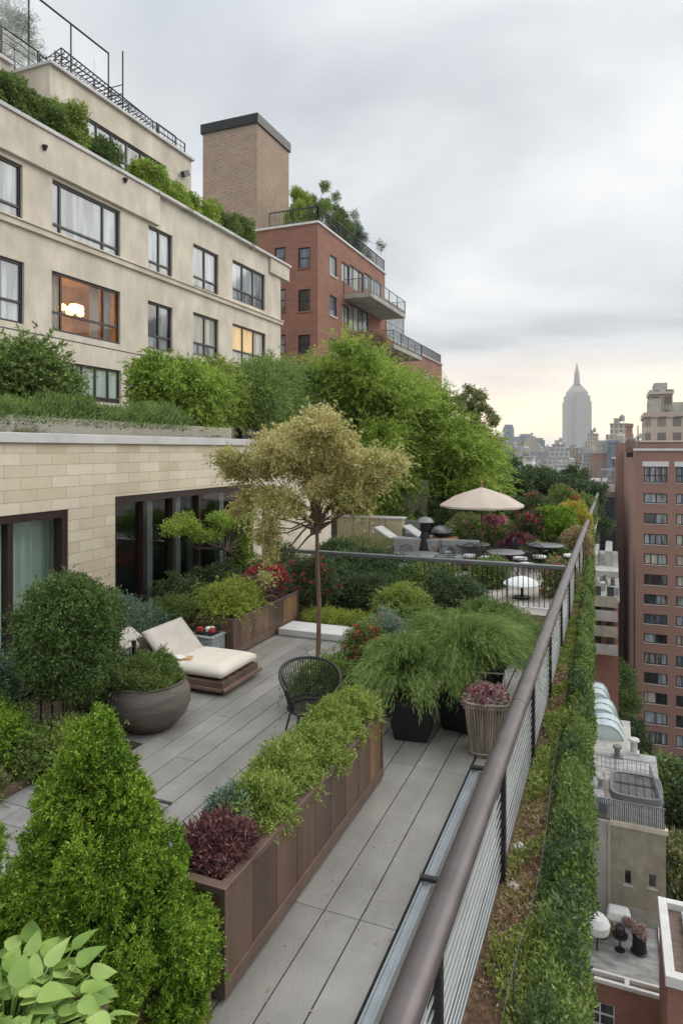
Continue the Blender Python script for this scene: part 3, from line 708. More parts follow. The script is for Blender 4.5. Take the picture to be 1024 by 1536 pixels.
# ================= pots on the deck =================
def pot_lathe(name, label, loc, prof, m, soil_r, soil_z, parts=(), cat='plant pot', n=40, bump=True):
    t = thing(name, label, cat, loc, 0, None, world=False)
    MB().lathe(prof, n).build('pot', m, t, smooth=True)
    MB().lathe([(.01, soil_z-.03), (soil_r, soil_z-.03), (soil_r, soil_z), (.01, soil_z+.02)], 20).build('soil', 'mulch', t)
    return t
P = Vector((-5.72, 7.25, 0))
pot_lathe('round_pot', 'huge round dark clay pot with ridged sides beside the daybed', P, [(.28,0),(.33,.01),(.48,.16),(.545,.33),(.53,.48),(.47,.58),(.475,.61),(.45,.615),(.44,.57),(.3,.5)], 'clay', .44, .55)
r_ = np.random.default_rng(70)
plant('pot_shrub', 'low green needle leaved shrub filling the huge round clay pot', 'shrub', P+Vector((0, 0, .56)), lumpy((0, 0, .05), (.46, .46, .22), 34, .11, r_, low=-.1)+[(.12,.12,.28,.07,.07,.16)], 'lf_mid', 6500, 5, .045, .012, seed=71, stem_r=.015, fan=.6, up=.7)
P = pZ(110, 1090, 0.); P = Vector((-6.28, 6.4, 0))
r_ = np.random.default_rng(72)
bl = lumpy((0, 0, 1.32), (.57, .57, .80), 120, .15, r_, low=-.9)
plant('topiary_tree', 'dark green dome clipped topiary tree in front of the stone wall at left', 'topiary', P, bl, 'lf_box', 19000, 6, .032, .018, seed=73, spray=.12, stem='bark', stem_h=.9, stem_r=.05, trunk='trunk', part='crown', fan=.8, up=.2, depth=.45, inner=.05, ext=.35, warp=.3)
def taper_pot(name, label, loc, w0, w1, h, m, rz):
    t = thing(name, label, 'plant pot', loc, rz, None, world=False); b = MB()
    b.frustum(-w0/2, w0/2, -w0/2, w0/2, .01, h, (w0-w1)/2)
    b.box(-w1/2-.012, w1/2+.012, -w1/2-.012, w1/2+.012, h-.05, h+.004)
    b.build('pot', m, t, bevel=.015)
    MB().box(-w1/2+.02, w1/2-.02, -w1/2+.02, w1/2-.02, h-.0, h+.015).build('soil', 'soil', t); return t
PA = Vector((-2.38, 8.27, 0)); PB = Vector((-1.86, 8.75, 0)); PC = Vector((-1.75, 10.1, 0))
taper_pot('black_pot', 'square tapered black pot in front, under the nearest feathery plant', PA, .42, .62, .50, 'black_plastic', .12)
taper_pot('black_pot', 'square tapered black pot half hidden behind the front black pot', PB, .40, .56, .50, 'black_plastic', -.1)
taper_pot('black_pot', 'black pot farthest back under the feathery plants by the railing', PC, .36, .54, .52, 'black_plastic', .1)
plume('feathery_plant', 'arching feathery green plant in the front black pot', 'plant', PA+Vector((-.05, 0, .53)), 'lf_feather', .95, .42, 2400, 80, W=.006)
plume('feathery_plant', 'tallest arching feathery plant, in the black pot behind the wicker basket', 'plant', PB+Vector((.0, .1, .53)), 'lf_feather', 1.3, .5, 3000, 81, W=.006)
plume('feathery_plant', 'feathery green plant farthest right, leaning towards the long railing', 'plant', PC+Vector((.0, -.2, .53)), 'lf_feather_dark', 1.12, .42, 2200, 82, W=.007)
plume('feathery_plant', 'feathery green plant at the back, left of the tallest one', 'plant', Vector((-2.75, 10.4, .3)), 'lf_feather_dark', 1.1, .42, 2000, 83, W=.007)
taper_pot('wooden_pot', 'small weathered grey square pot left of the front black pot', Vector((-2.78, 8.85, 0)), .36, .42, .38, 'wood_dark', 0)
# wicker basket
PW = Vector((-1.42, 8.15, 0)); t = thing('wicker_basket', 'tall weathered wicker basket of vertical canes beside the railing', 'basket', PW, .2, None, world=False)
b = MB()
for k in range(56):
    a = 2*math.pi*k/56; c, s = math.cos(a), math.sin(a); e = (abs(c)**4+abs(s)**4)**-.25
    r0, r1 = .19*e, .27*e
    j = rnd.uniform(-.006, .006)
    b.tube([(c*r0+j, s*r0, .01), (c*(r0+r1)/2*1.02, s*(r0+r1)/2*1.02+j, .32), (c*r1, s*r1+j, .64+rnd.uniform(-.01, .02))], .0125, 6)
b.build('canes', 'wicker', t, smooth=True)
b = MB()
for z, r0 in ((.66, .275), (.62, .262), (.05, .2)):
    b.tube([(math.cos(a)*r0*(abs(math.cos(a))**4+abs(math.sin(a))**4)**-.25, math.sin(a)*r0*(abs(math.cos(a))**4+abs(math.sin(a))**4)**-.25, z) for a in np.linspace(0, 2*math.pi, 33)], .016, 7)
b.build('rim', 'wicker', t, smooth=True)
MB().tube([(-.2, .27, .66), (-.2, .29, .86), (.22, .29, .86), (.22, .27, .66)], .012, 7).build('handle', 'wicker', t, smooth=True)
MB().lathe([(.01,.52),(.22,.52),(.22,.56),(.01,.58)], 20).build('soil', 'soil', t)
r_ = np.random.default_rng(90)
plant('basket_flowers', 'mauve and pink dried flowers in the tall wicker basket', 'flowers', PW+Vector((0, 0, .56)), lumpy((0, 0, .08), (.26, .26, .15), 22, .07, r_, low=-.1), 'fl_mauve', 1500, 5, .03, .018, seed=91, stem_r=.008, extra=flowers('fl_magenta', 130, .035), group=None, part='blooms')

# ================= daybed =================
DB = thing('daybed', 'low wooden daybed with thick cream cushion and raised cream backrest', 'daybed', (-6.2, 9.0, 0))
b = MB()
for k in range(5): b.box(-7.35, -5.42, 8.52+.2*k+.004, 8.52+.2*k+.17, .17, .20)
b.box(-7.37, -5.40, 8.47, 8.51, .10, .205).box(-7.37, -5.40, 9.50, 9.54, .10, .205).box(-5.40, -5.36, 8.47, 9.54, .10, .205).box(-7.41, -7.37, 8.47, 9.54, .10, .205)
b.box(-7.3, -5.32, 8.44, 8.468, .07, .12).box(-5.355, -5.30, 8.44, 9.58, .07, .12)
b.build('frame', 'wood_dark', DB, bevel=.006)
b = MB()
for x in (-7.3, -5.45):
    for y in (8.6, 9.42): MB().tube([(x, y-.02, .04), (x, y+.02, .04)], .04, 12).build('wheel', 'black_plastic', DB, smooth=True)
def cushion(x0, x1, y0, y1, z0, z1, T=None):
    b = MB(); n = 10; 
    for s in (1, -1):
        base = len(b.v)
        for i in range(n+1):
            for j in range(n+1):
                u, v = i/n*2-1, j/n*2-1
                w = (max(0, 1-abs(u)**6)*max(0, 1-abs(v)**6))**.35
                uu = math.copysign(abs(u)**.9, u); vv = math.copysign(abs(v)**.9, v)
                p = Vector(((x0+x1)/2+uu*(x1-x0)/2, (y0+y1)/2+vv*(y1-y0)/2, (z0+z1)/2+s*(z1-z0)/2*(.62*w+.38 if w > 0 else .38)))
                if T: p = T @ p
                b.v.append(tuple(p))
        for i in range(n):
            for j in range(n):
                q = base+i*(n+1)+j; f = (q, q+n+1, q+n+2, q+1); b.f.append(f if s > 0 else f[::-1])
    N = (n+1)**2; per = [(i, 0) for i in range(n)]+[(n, j) for j in range(n)]+[(n-i, n) for i in range(n)]+[(0, n-j) for j in range(n)]
    for a in range(len(per)):
        i0 = per[a][0]*(n+1)+per[a][1]; i1 = per[(a+1) % len(per)][0]*(n+1)+per[(a+1) % len(per)][1]
        b.f.append((i0, i0+N, i1+N, i1))
    return b
cushion(-6.42, -5.38, 8.5, 9.52, .205, .40).build('seat_cushion', 'cushion', DB, smooth='all')
T = Matrix.Translation((-6.40, 9.0, .25)) @ Matrix.Rotation(R(46), 4, 'Y')
cushion(-.70, 0, -.5, .5, .0, .13, T).build('back_cushion', 'cushion_back', DB, smooth='all')
T2 = Matrix.Translation((-6.46, 9.0, .22)) @ Matrix.Rotation(R(46), 4, 'Y')
MB().box(-.68, .0, -.49, .49, -.05, -.015, T2).build('backrest', 'wood_dark', DB, bevel=.005)
T = Matrix.Translation((-7.02, 8.72, .42)) @ Matrix.Rotation(R(30), 4, 'Y')
cushion(-.5, 0, -.35, .2, .0, .12, T).build('head_cushion', 'cushion_back', DB, smooth='all')
b = MB().box(-.13, .13, -.09, .09, 0, .012, Matrix.Translation((-6.22, 8.72, .405)) @ Matrix.Rotation(.4, 4, 'Z')); b = b.build('book', 'wood_tan', bevel=.003); tag(b, 'open tan book lying on the cream daybed cushion', 'book')
tag(MB().box(-.1, .1, -.07, .07, 0, .01, Matrix.Translation((-6.28, 8.70, .421)) @ Matrix.Rotation(-.3, 4, 'Z')).build('magazine', 'white_paint', bevel=.002), 'small white magazine on top of the tan book on the daybed', 'magazine')
# side table
ST_ = thing('side_table', 'square woven grey side table beside the daybed', 'side table', (-6.55, 10.0, 0))
MB().box(-6.84, -6.34, 9.72, 10.12, .02, .42).build('body', 'woven_grey', ST_, bevel=.015)
MB().box(-6.86, -6.32, 9.70, 10.14, .42, .45).build('tabletop', 'woven_grey', ST_, bevel=.01)
TR = thing('tray', 'dark wire tray of red and white cloths on the woven side table', 'tray', (-6.58, 9.92, .45))
MB().box(-6.78, -6.40, 9.78, 10.06, .452, .465).build('base', 'black_metal', TR, bevel=.003)
b = MB(); 
for z in (.5, .56): b.tube([(-6.78, 9.78, z), (-6.40, 9.78, z), (-6.40, 10.06, z), (-6.78, 10.06, z), (-6.78, 9.78, z)], .006, 5)
for x in np.linspace(-6.78, -6.4, 7):
    for y in (9.78, 10.06): b.tube([(x, y, .465), (x, y, .56)], .004, 4)
b.build('rim', 'black_metal', TR)
for i, (x, y, m, s) in enumerate([(-6.7, 9.88, 'red_cloth', .07), (-6.58, 9.95, 'white_paint', .06), (-6.47, 9.9, 'red_cloth', .06), (-6.52, 9.99, 'curtain', .05)]):
    o_ = MB().lathe([(.01, 0), (s, .01), (s*1.05, .05), (s*.7, .09), (.01, .1)], 10, (x, y, .467)).build('cloth', m, smooth='all')
    tag(o_, ['rolled red cloth at the left of the wire tray', 'rolled white cloth in the middle of the wire tray', 'rolled red cloth at the right of the wire tray', 'pale green cloth at the back of the wire tray'][i], 'cloth', 'cloths in the tray')

# ================= cane armchair =================
CH = thing('cane_armchair', 'black cane tub armchair standing behind the long planter', 'chair', (-3.50, 7.55, 0), R(38), None, world=False)
b = MB(); N = 44
def rimp(a, k):     # back shell: a in [-1,1] around the back, k 0 seat .. 1 rim
    th = math.pi/2 + a*R(118); rr = .235+.105*k; top = .86-.20*abs(a)**2.2
    return Vector((math.cos(th)*rr, math.sin(th)*rr*.95, .42+(top-.42)*k))
for i in range(N):
    a = -1+2*i/(N-1); b.tube([rimp(a, 0), rimp(a, .5)+Vector((0, 0, .0)), rimp(a, 1)], .0055, 5)
b.build('cane_back', 'rattan', CH, smooth=True)
MB().tube([rimp(a, 1) for a in np.linspace(-1, 1, 40)], .017, 8).tube([rimp(a, .0) for a in np.linspace(-1, 1, 30)], .012, 7).tube([rimp(a, .12) for a in np.linspace(-1, 1, 30)], .009, 6).build('rim', 'rattan', CH, smooth=True)
for s in (-1, 1): MB().tube([rimp(s, 0), rimp(s, .5), rimp(s, 1)], .014, 7).build('arm_post', 'rattan', CH, smooth=True)
b = MB()
for k in range(15):
    x = -.23+k*.46/14; w_ = math.sqrt(max(0, .25**2-x*x)); b.tube([(x, -w_-.02, .415), (x, w_, .405)], .010, 5)
b.tube([(math.cos(a)*.25, math.sin(a)*.24-.01, .41) for a in np.linspace(0, 2*math.pi, 30)], .016, 7)
b.build('seat', 'rattan', CH, smooth=True)
for sx in (-1, 1):
    for sy in (-1, 1): MB().tube([(sx*.16, sy*.16, .41), (sx*.25, sy*.25, .0)], .012, 7).build('leg', 'black_metal', CH, smooth=True)
CH.scale = (1.12, 1.12, 1.12)

# ================= thin tree with tan crown =================
TT = Vector((-4.83, 10.75, 0)); rs = np.random.default_rng(31)
tcn = []
def tb(u, v, dy, r, fl=.7):   # crown lump: sighting at the tree's own distance, then pushed back/forth
    p = pY(u, v, TT.y+dy); tcn.append((p.x-TT.x, p.y-TT.y, p.z-TT.z, r, r, r*fl))
for (u, v, r) in [(470,650,.42),(430,655,.36),(510,655,.32),(400,700,.36),(365,705,.30),(345,690,.24),(450,700,.42),(500,700,.40),(545,690,.34),(580,700,.26),(560,725,.26),(415,740,.30),(520,740,.34),(480,735,.34),(375,745,.24),(540,755,.22),(440,760,.2),(490,640,.3),(400,670,.3),(360,770,.2),(590,705,.18)]:
    for k in range(2): tb(u+rs.normal()*8, v+rs.normal()*7, rs.uniform(-.85, .85), r*.8)
for (u, v, r) in [(392,800,.14),(405,835,.11),(398,865,.09),(410,790,.16)]: tb(u, v, rs.uniform(-.3, .3), r, 1.3)
t = thing('small_tree', 'slender tree with a flat tan and green crown standing in the middle of the deck', 'tree', TT, 0, None, world=False)
quads('crown', np.concatenate([crown(tcn, 13000, 6, .052, .026, rs, fan=.8, up=.3, depth=.8, inner=.1, ext=.9), sprays(tcn, 1500, 16, .34, .055, .024, rs, droop=.3)]), 'lf_tan', t)
b = MB(); b.tube([(0,0,-.02),(.02,.0,.9),(-.03,.02,1.8),(-.03,.02,2.35)], [.045,.038,.034,.032], 9)
fork = Vector((-.03, .02, 2.3))
for q in sorted(tcn, key=lambda b: rs.random())[:26]:
    e = Vector(q[:3]); s = fork+Vector((0, 0, rs.uniform(-.1, .2)))
    mid = s.lerp(e, .5)+Vector((rs.normal()*.07, rs.normal()*.07, -.1)); b.tube([s, s.lerp(mid, .5)+Vector((0,0,.03)), mid, e], [.026,.02,.013,.005], 6, caps=False)
b.build('trunk', 'bark_warm', t, smooth=True)

# ================= shrubs on and around the deck =================
r_ = np.random.default_rng(33)
def bush(label, loc, rad, m, tufts, L_, W_, seed, n=30, q=.14, name='shrub', k=5, group=None, extra=None, z=0., **kw):
    r = np.random.default_rng(seed); rad = (rad[0], rad[1], rad[2]*(.74 if seed >= 230 else 1.))
    a = dict(fan=.7, up=.35, spray=.35, ext=.8, depth=.5); a.update(kw)
    return plant(name, label, 'shrub', loc, lumpy((0, 0, rad[2]*.85+z), rad, n, q, r, low=-.8), m, tufts, k, L_, W_, seed=seed, stem_h=rad[2]*.5, stem_r=.02, group=group, extra=extra, **a)
# right end of the deck beyond the long planter: pink flowered shrub and low green one
bush('low mid green shrub between the cane armchair and the pink flowers', (-3.75, 8.7, 0), (.42, .4, .36), 'lf_mid', 3800, .04, .016, 200)
bush('flowering shrub with deep pink blooms behind the cane armchair', (-3.45, 9.35, 0), (.38, .38, .55), 'lf_mid', 3200, .04, .018, 201, extra=flowers('fl_red', 130, .055))
bush('loose shrub with pale pink flowers left of the feathery plants', (-3.2, 9.9, 0), (.4, .35, .6), 'lf_bluegrey', 2600, .045, .015, 202, extra=flowers('fl_pink', 70, .045))
# planter behind the daybed
for i, (y, lab) in enumerate([(10.6, 'lime green shrub at the near end of the bronze planter behind the daybed'), (11.15, 'lime green shrub in the middle of the bronze planter behind the daybed')]):
    bush(lab, (-6.67, y, .58), (.40, .38, .26), 'lf_lime', 3600, .045, .022, 210+i, group='lime shrubs in the planter behind the daybed')
bush('dark purple leaved plant in the bronze planter next to the lime shrubs', (-6.6, 11.75, .58), (.38, .34, .24), 'lf_purple', 2600, .05, .02, 212)
bush('azalea covered in crimson red flowers at the far end of the bronze planter', (-6.75, 12.35, .58), (.48, .42, .34), 'lf_dark', 2400, .045, .02, 213, extra=flowers('fl_red', 900, .065))
bush('second crimson flowering bush beyond the far end of the bronze planter', (-6.2, 13.4, 0), (.6, .45, .75), 'lf_dark', 2600, .05, .02, 214, extra=flowers('fl_red', 150, .055))
# border in front of the stone wall
B_ = [('silvery blue green shrub in front of the brown tinted window', (-7.75, 9.3, 0), (.62,.62,.72), 'lf_bluegrey', 5200, .05, .016),
 ('low silver grey shrub behind the daybed headrest', (-7.55, 8.4, 0), (.5,.5,.5), 'lf_bluegrey', 4200, .045, .014),
 ('dark green shrub standing below the stone wall between door and window', (-7.9, 8.0, 0), (.5,.5,.55), 'lf_dark', 3200, .045, .02),
 ('rounded green shrub behind the woven side table', (-7.5, 10.3, 0), (.55,.55,.72), 'lf_mid', 4200, .045, .018),
 ('dark shrub below the middle of the wide window', (-8.0, 11.0, 0), (.5,.6,.85), 'lf_dark', 3600, .05, .022),
 ('dense dark green shrub below the right half of the wide window', (-7.95, 12.2, 0), (.5,.6,.9), 'lf_dark', 3600, .05, .022),
 ('green shrub at the right end of the wide window', (-8.0, 13.5, 0), (.5,.6,1.0), 'lf_mid', 3400, .055, .022),
 ('low dark shrub between the clay pot and the silver shrub', (-7.0, 8.0, 0), (.42,.4,.34), 'lf_dark', 2600, .04, .018),
 ('tall grey green shrub at the left edge under the sliding door', (-7.4, 5.9, 0), (.6,.6,.85), 'lf_bluegrey', 5000, .045, .018),
 ('dark leafy shrub left of the topiary tree', (-6.9, 5.55, 0), (.42,.42,.62), 'lf_box', 4200, .045, .02),
 ('bright green shrub at the left edge below the grey green one', (-6.5, 5.45, 0), (.40,.36,.55), 'lf_conifer', 4200, .042, .016),
 ('olive green spreading shrub at the foot of the topiary tree', (-5.78, 6.05, 0), (.42,.34,.28), 'lf_juniper', 3600, .04, .013),
 ('low mid green shrub at the deck corner in front of the black fence', (-6.25, 5.55, 0), (.34,.28,.30), 'lf_mid', 3600, .04, .016),
 ('low speckled shrub at the left edge behind the timber edging', (-6.2, 4.9, 0), (.28,.34,.26), 'lf_grass', 2600, .04, .013),
 ('small olive shrub between the topiary tree and the clay pot', (-6.35, 7.1, 0), (.34,.36,.46), 'lf_grass', 2600, .04, .014)]
for i, (lab, loc, rad, m, tf, L_, W_) in enumerate(B_): bush(lab, loc, rad, m, tf, L_, W_, 230+i)
# climbing branch in front of the wide window
plant('climbing_shrub', 'slender light green tree reaching across the wide tinted window', 'tree', (-7.9, 12.6, 0), [(-.1+r_.normal()*.2, -1.7+.13*i+r_.normal()*.15, 2.05+.10*math.sin(i*.6)+r_.normal()*.08, .13, .2, .09) for i in range(22)]+[(0, .8, 1.2+.2*i, .15, .15, .2) for i in range(5)], 'lf_bright', 2600, 5, .055, .022, seed=250, stem_h=1.6, stem_r=.03)
# far bed between deck and cross railing
F_ = [('low bright groundcover shrub left of the tree trunk by the pale slab', (-5.6, 12.85, 0), (.6,.3,.14), 'lf_lime', 2600, .04, .014),
 ('low bright groundcover shrub right of the tree trunk by the pale slab', (-4.5, 12.8, 0), (.6,.3,.16), 'lf_lime', 2600, .04, .014),
 ('dark rounded shrub beyond the slab left of the grey railing post', (-6.3, 14.6, 0), (.7,.5,.7), 'lf_dark', 3800, .05, .02),
 ('dark rounded shrub beyond the slab right of the grey railing post', (-5.0, 14.4, 0), (.75,.5,.62), 'lf_dark', 3800, .05, .02),
 ('variegated shrub between the thin tree and the feathery plants', (-4.0, 13.2, 0), (.6,.5,.62), 'lf_juniper', 4400, .045, .018),
 ('dark shrub directly behind the feathery plants', (-3.3, 14.3, 0), (.7,.5,.7), 'lf_dark', 3800, .05, .02),
 ('mid green shrub under the low white domed table', (-2.3, 13.6, 0), (.6,.5,.42), 'lf_mid', 3200, .045, .018),
 ('low green shrub beside the railing at the end of the deck', (-1.5, 12.6, 0), (.42,.6,.34), 'lf_grass', 3200, .045, .016),
 ('tall shrub in the corner between stone wall and cross railing', (-7.8, 14.9, 0), (.5,.5,.95), 'lf_dark', 3200, .05, .02)]
for i, (lab, loc, rad, m, tf, L_, W_) in enumerate(F_): bush(lab, loc, rad, m, tf, L_, W_, 260+i)
# small black fence by the topiary
BF = thing('garden_fence', 'short black picket fence with a sloping rail behind the topiary trunk', 'fence', (-6.6, 6.6, 0))
b = MB(); b2 = MB()
for i in range(15):
    y = 5.5+.16*i; x = -6.72+.02*i; b.tube([(x, y, 0), (x, y, .62+.012*i)], .011, 5)
b.build('pickets', 'post_metal', BF)
MB().tube([(-6.72, 5.45, .60), (-6.42, 7.8, .82)], .018, 6).tube([(-6.72, 5.45, .1), (-6.42, 7.8, .12)], .012, 6).build('rail', 'post_metal', BF)
for (x, y) in ((-6.72, 5.45), (-6.42, 7.8)): MB().box(x-.025, x+.025, y-.025, y+.025, -.02, .9).build('post', 'post_metal', BF, bevel=.003)
# ================= facade helpers =================
def fmap(kind, c):
    if kind == 'X': return lambda s, z, d: (c-d, s, z)      # wall facing +X
    if kind == '-X': return lambda s, z, d: (c+d, s, z)     # wall facing -X
    return lambda s, z, d: (s, c+d, z)                      # wall facing -Y
def wall(kind, c, s0, s1, z0, z1, ops, b=None, depth=.2):
    b = b or MB(); F = fmap(kind, c)
    S = sorted({s0, s1, *[max(s0, min(s1, q)) for o in ops for q in o[:2]]}); Z = sorted({z0, z1, *[max(z0, min(z1, q)) for o in ops for q in o[2:4]]})
    for i in range(len(S)-1):
        for j in range(len(Z)-1):
            cs, cz = (S[i]+S[i+1])/2, (Z[j]+Z[j+1])/2
            if any(o[0] < cs < o[1] and o[2] < cz < o[3] for o in ops): continue
            b.quad(F(S[i], Z[j], 0), F(S[i+1], Z[j], 0), F(S[i+1], Z[j+1], 0), F(S[i], Z[j+1], 0))
    for o in ops:
        a0, a1, h0, h1 = o[:4]
        b.quad(F(a0,h0,0), F(a0,h1,0), F(a0,h1,depth), F(a0,h0,depth)); b.quad(F(a1,h0,0), F(a1,h0,depth), F(a1,h1,depth), F(a1,h1,0))
        b.quad(F(a0,h1,0), F(a1,h1,0), F(a1,h1,depth), F(a0,h1,depth)); b.quad(F(a0,h0,0), F(a0,h0,depth), F(a1,h0,depth), F(a1,h0,0))
    return b
def fbox(b, F, s0, s1, z0, z1, d0, d1):
    p, q = F(s0, z0, d0), F(s1, z1, d1)
    b.box(min(p[0],q[0]), max(p[0],q[0]), min(p[1],q[1]), max(p[1],q[1]), min(p[2],q[2]), max(p[2],q[2]))
def window(parent, kind, c, s0, s1, z0, z1, vs=(), hs=(), pane='pane_pale', fm='frame_dark', fw=.06, d=.12, mull=.05, sill=None, name='window', low=None, lowpane=None):
    """frame (child of the building) > panes; vs/hs: mullions as fractions"""
    F = fmap(kind, c); b = MB(); t = .07; e = .002
    fbox(b, F, s0+e, s1-e, z1-fw, z1-e, d-t, d); fbox(b, F, s0+e, s1-e, z0+e, z0+fw, d-t, d)
    fbox(b, F, s0+e, s0+fw, z0+fw, z1-fw, d-t, d); fbox(b, F, s1-fw, s1-e, z0+fw, z1-fw, d-t, d)
    SS = [0]+list(vs)+[1]
    for q in vs:
        x = s0+(s1-s0)*q; fbox(b, F, x-mull/2, x+mull/2, z0+fw, z1-fw, d-t+.006, d)
    for q in hs:
        z = z0+(z1-z0)*q
        for i in range(len(SS)-1):
            xa = s0+(s1-s0)*SS[i]+(fw if i == 0 else mull/2); xb = s0+(s1-s0)*SS[i+1]-(fw if i == len(SS)-2 else mull/2)
            fbox(b, F, xa, xb, z-mull/2, z+mull/2, d-t+.004, d)
    w = b.build(name, fm, parent)
    zb = z0+(z1-z0)*hs[0] if hs else z1
    pm = pane if isinstance(pane, (list, tuple)) else [pane]
    def pq(a, b_, h0, h1, m): 
        bb = MB().quad(F(a, h0, d-.01), F(b_, h0, d-.01), F(b_, h1, d-.01), F(a, h1, d-.01)); bb.build('pane', m, w)
    if len(pm) == 1 and not lowpane: pq(s0+e, s1-e, z0+e, z1-e, pm[0])
    else:
        for i in range(len(SS)-1):
            a, bb = s0+(s1-s0)*SS[i], s0+(s1-s0)*SS[i+1]
            if lowpane: pq(a+e, bb-e, z0+e, zb, lowpane); pq(a+e, bb-e, zb, z1-e, pm[i % len(pm)])
            else: pq(a+e, bb-e, z0+e, z1-e, pm[i % len(pm)])
    if sill:
        b = MB(); fbox(b, F, s0-.06, s1+.06, z0-.09, z0-.002, -.06, d-.01); b.build('sill', sill, w)
    return w

# ================= stone faced ground floor with roof terrace =================
SB = thing('stone_building', 'one storey building faced in pale cream stone with a planted roof terrace at left', 'building', (XW, 8, 0))
ZT = 3.93
yD0, yD1 = 5.9, pX(103, 760, XW).y; zDh = pX(98, 764, XW).z
yW0, yW1 = pX(173, 748, XW).y, pX(385, 735, XW).y
zW = 2.80; yE = 15.35
wall('X', XW, 2.0, yE, -.1, ZT-.16, [(yD0, yD1, -.05, zDh), (yW0, 14.9, .25, zW)], depth=.3).build('stone_wall', 'stone_brick', SB)
b = MB().quad((XW,2,-.1),(XW-9,2,-.1),(XW-9,2,ZT-.16),(XW,2,ZT-.16)); b.quad((XW,yE,-.1),(XW-.5,yE,-.1),(XW-.5,yE,ZT-.16),(XW,yE,ZT-.16)); b.build('end_wall', 'stucco', SB)
y2 = 21.0
wall('X', XW-.45, yE, y2, -.3, ZT-.16, [(yE+.3, yE+1.3, .1, 2.4), (19.3, 20.2, .9, 2.1)], depth=.25).quad((XW-.45,y2,-.3),(XW-4,y2,-.3),(XW-4,y2,ZT-.16),(XW-.45,y2,ZT-.16)).build('rear_wall', 'stucco', SB)
window(SB, 'X', XW-.45, 19.3, 20.2, .9, 2.1, pane='pane_dark'); window(SB, 'X', XW-.45, yE+.3, yE+1.3, .1, 2.4, pane='pane_mid')
MB().box(XW-.5, XW+.07, 1.9, yE+.08, ZT-.158, ZT).box(XW-.95, XW-.35, yE+.08, y2+.06, ZT-.158, ZT).build('coping', 'coping', SB, bevel=.01)
MB().box(-18.4, XW-.5, 2.0, 21, ZT-.4, ZT-.06).build('roof', 'roof_felt', SB)
# sliding door with curtain
F = fmap('X', XW); b = MB()
fbox(b, F, yD0, yD1-.002, zDh-.13, zDh-.002, .02, .2); fbox(b, F, yD1-.12, yD1-.002, -.05, zDh-.13, .02, .2)
for q in (.0, .58): fbox(b, F, yD0+(yD1-yD0)*q, yD0+(yD1-yD0)*q+.1, -.05, zDh-.13, .06, .2)
fbox(b, F, yD0+.1, yD1-.12, -.05, .05, .06, .2)
DR = b.build('sliding_door', 'frame_red', SB)
MB().quad(F(yD0, -.05, .14), F(yD1, -.05, .14), F(yD1, zDh, .14), F(yD0, zDh, .14)).build('glass', 'glass_door', DR)
b = MB(); N = 240; ys = np.linspace(yD0-.3, yD1+.15, N)
for i in range(N-1):
    w = lambda y: .50+.035*math.sin(y*26+2*math.sin(y*3.1))+.018*math.sin(y*61)
    b.quad(F(ys[i], -.05, w(ys[i])), F(ys[i+1], -.05, w(ys[i+1])), F(ys[i+1], zDh+.1, w(ys[i+1])), F(ys[i], zDh+.1, w(ys[i])))
b.build('curtain', 'curtain', SB, smooth='all')
MB().box(XW-3.2, XW-.62, yD0-.4, yD1+.35, -.08, -.04).box(XW-3.2, XW-.31, yD0-.4, yD1+.35, 3.3, 3.34).build('room', 'room_warm', SB)
# wide tinted window
b = MB(); fbox(b, F, yW0+.002, 14.898, zW-.14, zW-.002, .03, .22); fbox(b, F, yW0+.002, yW0+.07, .25, zW-.14, .03, .22); fbox(b, F, 14.83, 14.898, .25, zW-.14, .03, .22); fbox(b, F, yW0+.07, 14.83, .252, .33, .03, .22)
for u in (214, 258, 297): 
    y = pX(u, 800, XW-.1).y; fbox(b, F, y-.04, y+.04, .33, zW-.14, .05, .2)
WW = b.build('window', 'frame_red', SB)
b = MB()
for u in (221, 264, 290, 330): 
    y = pX(u, 800, XW-.2).y; fbox(b, F, y+.05, y+.22, .33, zW-.14, .24, .40)
b.build('column', 'galv', WW)
MB().quad(F(yW0, .25, .15), F(14.9, .25, .15), F(14.9, zW, .15), F(yW0, zW, .15)).build('pane', 'glass_clear', WW)
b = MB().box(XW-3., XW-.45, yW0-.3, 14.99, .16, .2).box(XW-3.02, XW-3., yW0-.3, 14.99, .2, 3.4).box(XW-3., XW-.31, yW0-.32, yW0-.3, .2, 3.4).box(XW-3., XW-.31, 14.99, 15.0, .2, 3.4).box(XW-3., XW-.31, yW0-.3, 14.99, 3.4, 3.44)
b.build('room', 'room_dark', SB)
# ---- roof terrace planters and plants
def trough(label, x0, x1, y0, y1, z0, h, m='grey_metal'):
    t = thing('roof_planter', label, 'planter', ((x0+x1)/2, (y0+y1)/2, z0))
    b = MB().box(x0, x1, y0, y0+.04, z0, z0+h).box(x0, x1, y1-.04, y1, z0, z0+h).box(x0, x0+.04, y0+.04, y1-.04, z0, z0+h).box(x1-.04, x1, y0+.04, y1-.04, z0, z0+h)
    b.build('trough', m, t, bevel=.006); MB().box(x0+.04, x1-.04, y0+.04, y1-.04, z0+.02, z0+h-.05).build('soil', 'soil', t)
trough('low black planter at the left end of the roof terrace edge', XW-1.5, XW-.85, 5.2, 7.9, ZT, .26, 'black_metal')
trough('low grey planter box under the long grassy hedge on the roof edge', XW-1.5, XW-.75, 8.1, 11.2, ZT, .32)
trough('dark planter box under the right half of the grassy hedge on the roof edge', XW-1.5, XW-.75, 11.3, 13.2, ZT, .26, 'black_metal')
trough('weathered timber planter under the bright shrubs on the roof edge', XW-1.4, XW-.75, 13.3, 15.2, ZT, .30, 'wood_dark')
trough('small dark planter at the right end of the roof edge', XW-1.9, XW-1.1, 16.2, 18.8, ZT, .34, 'black_metal')
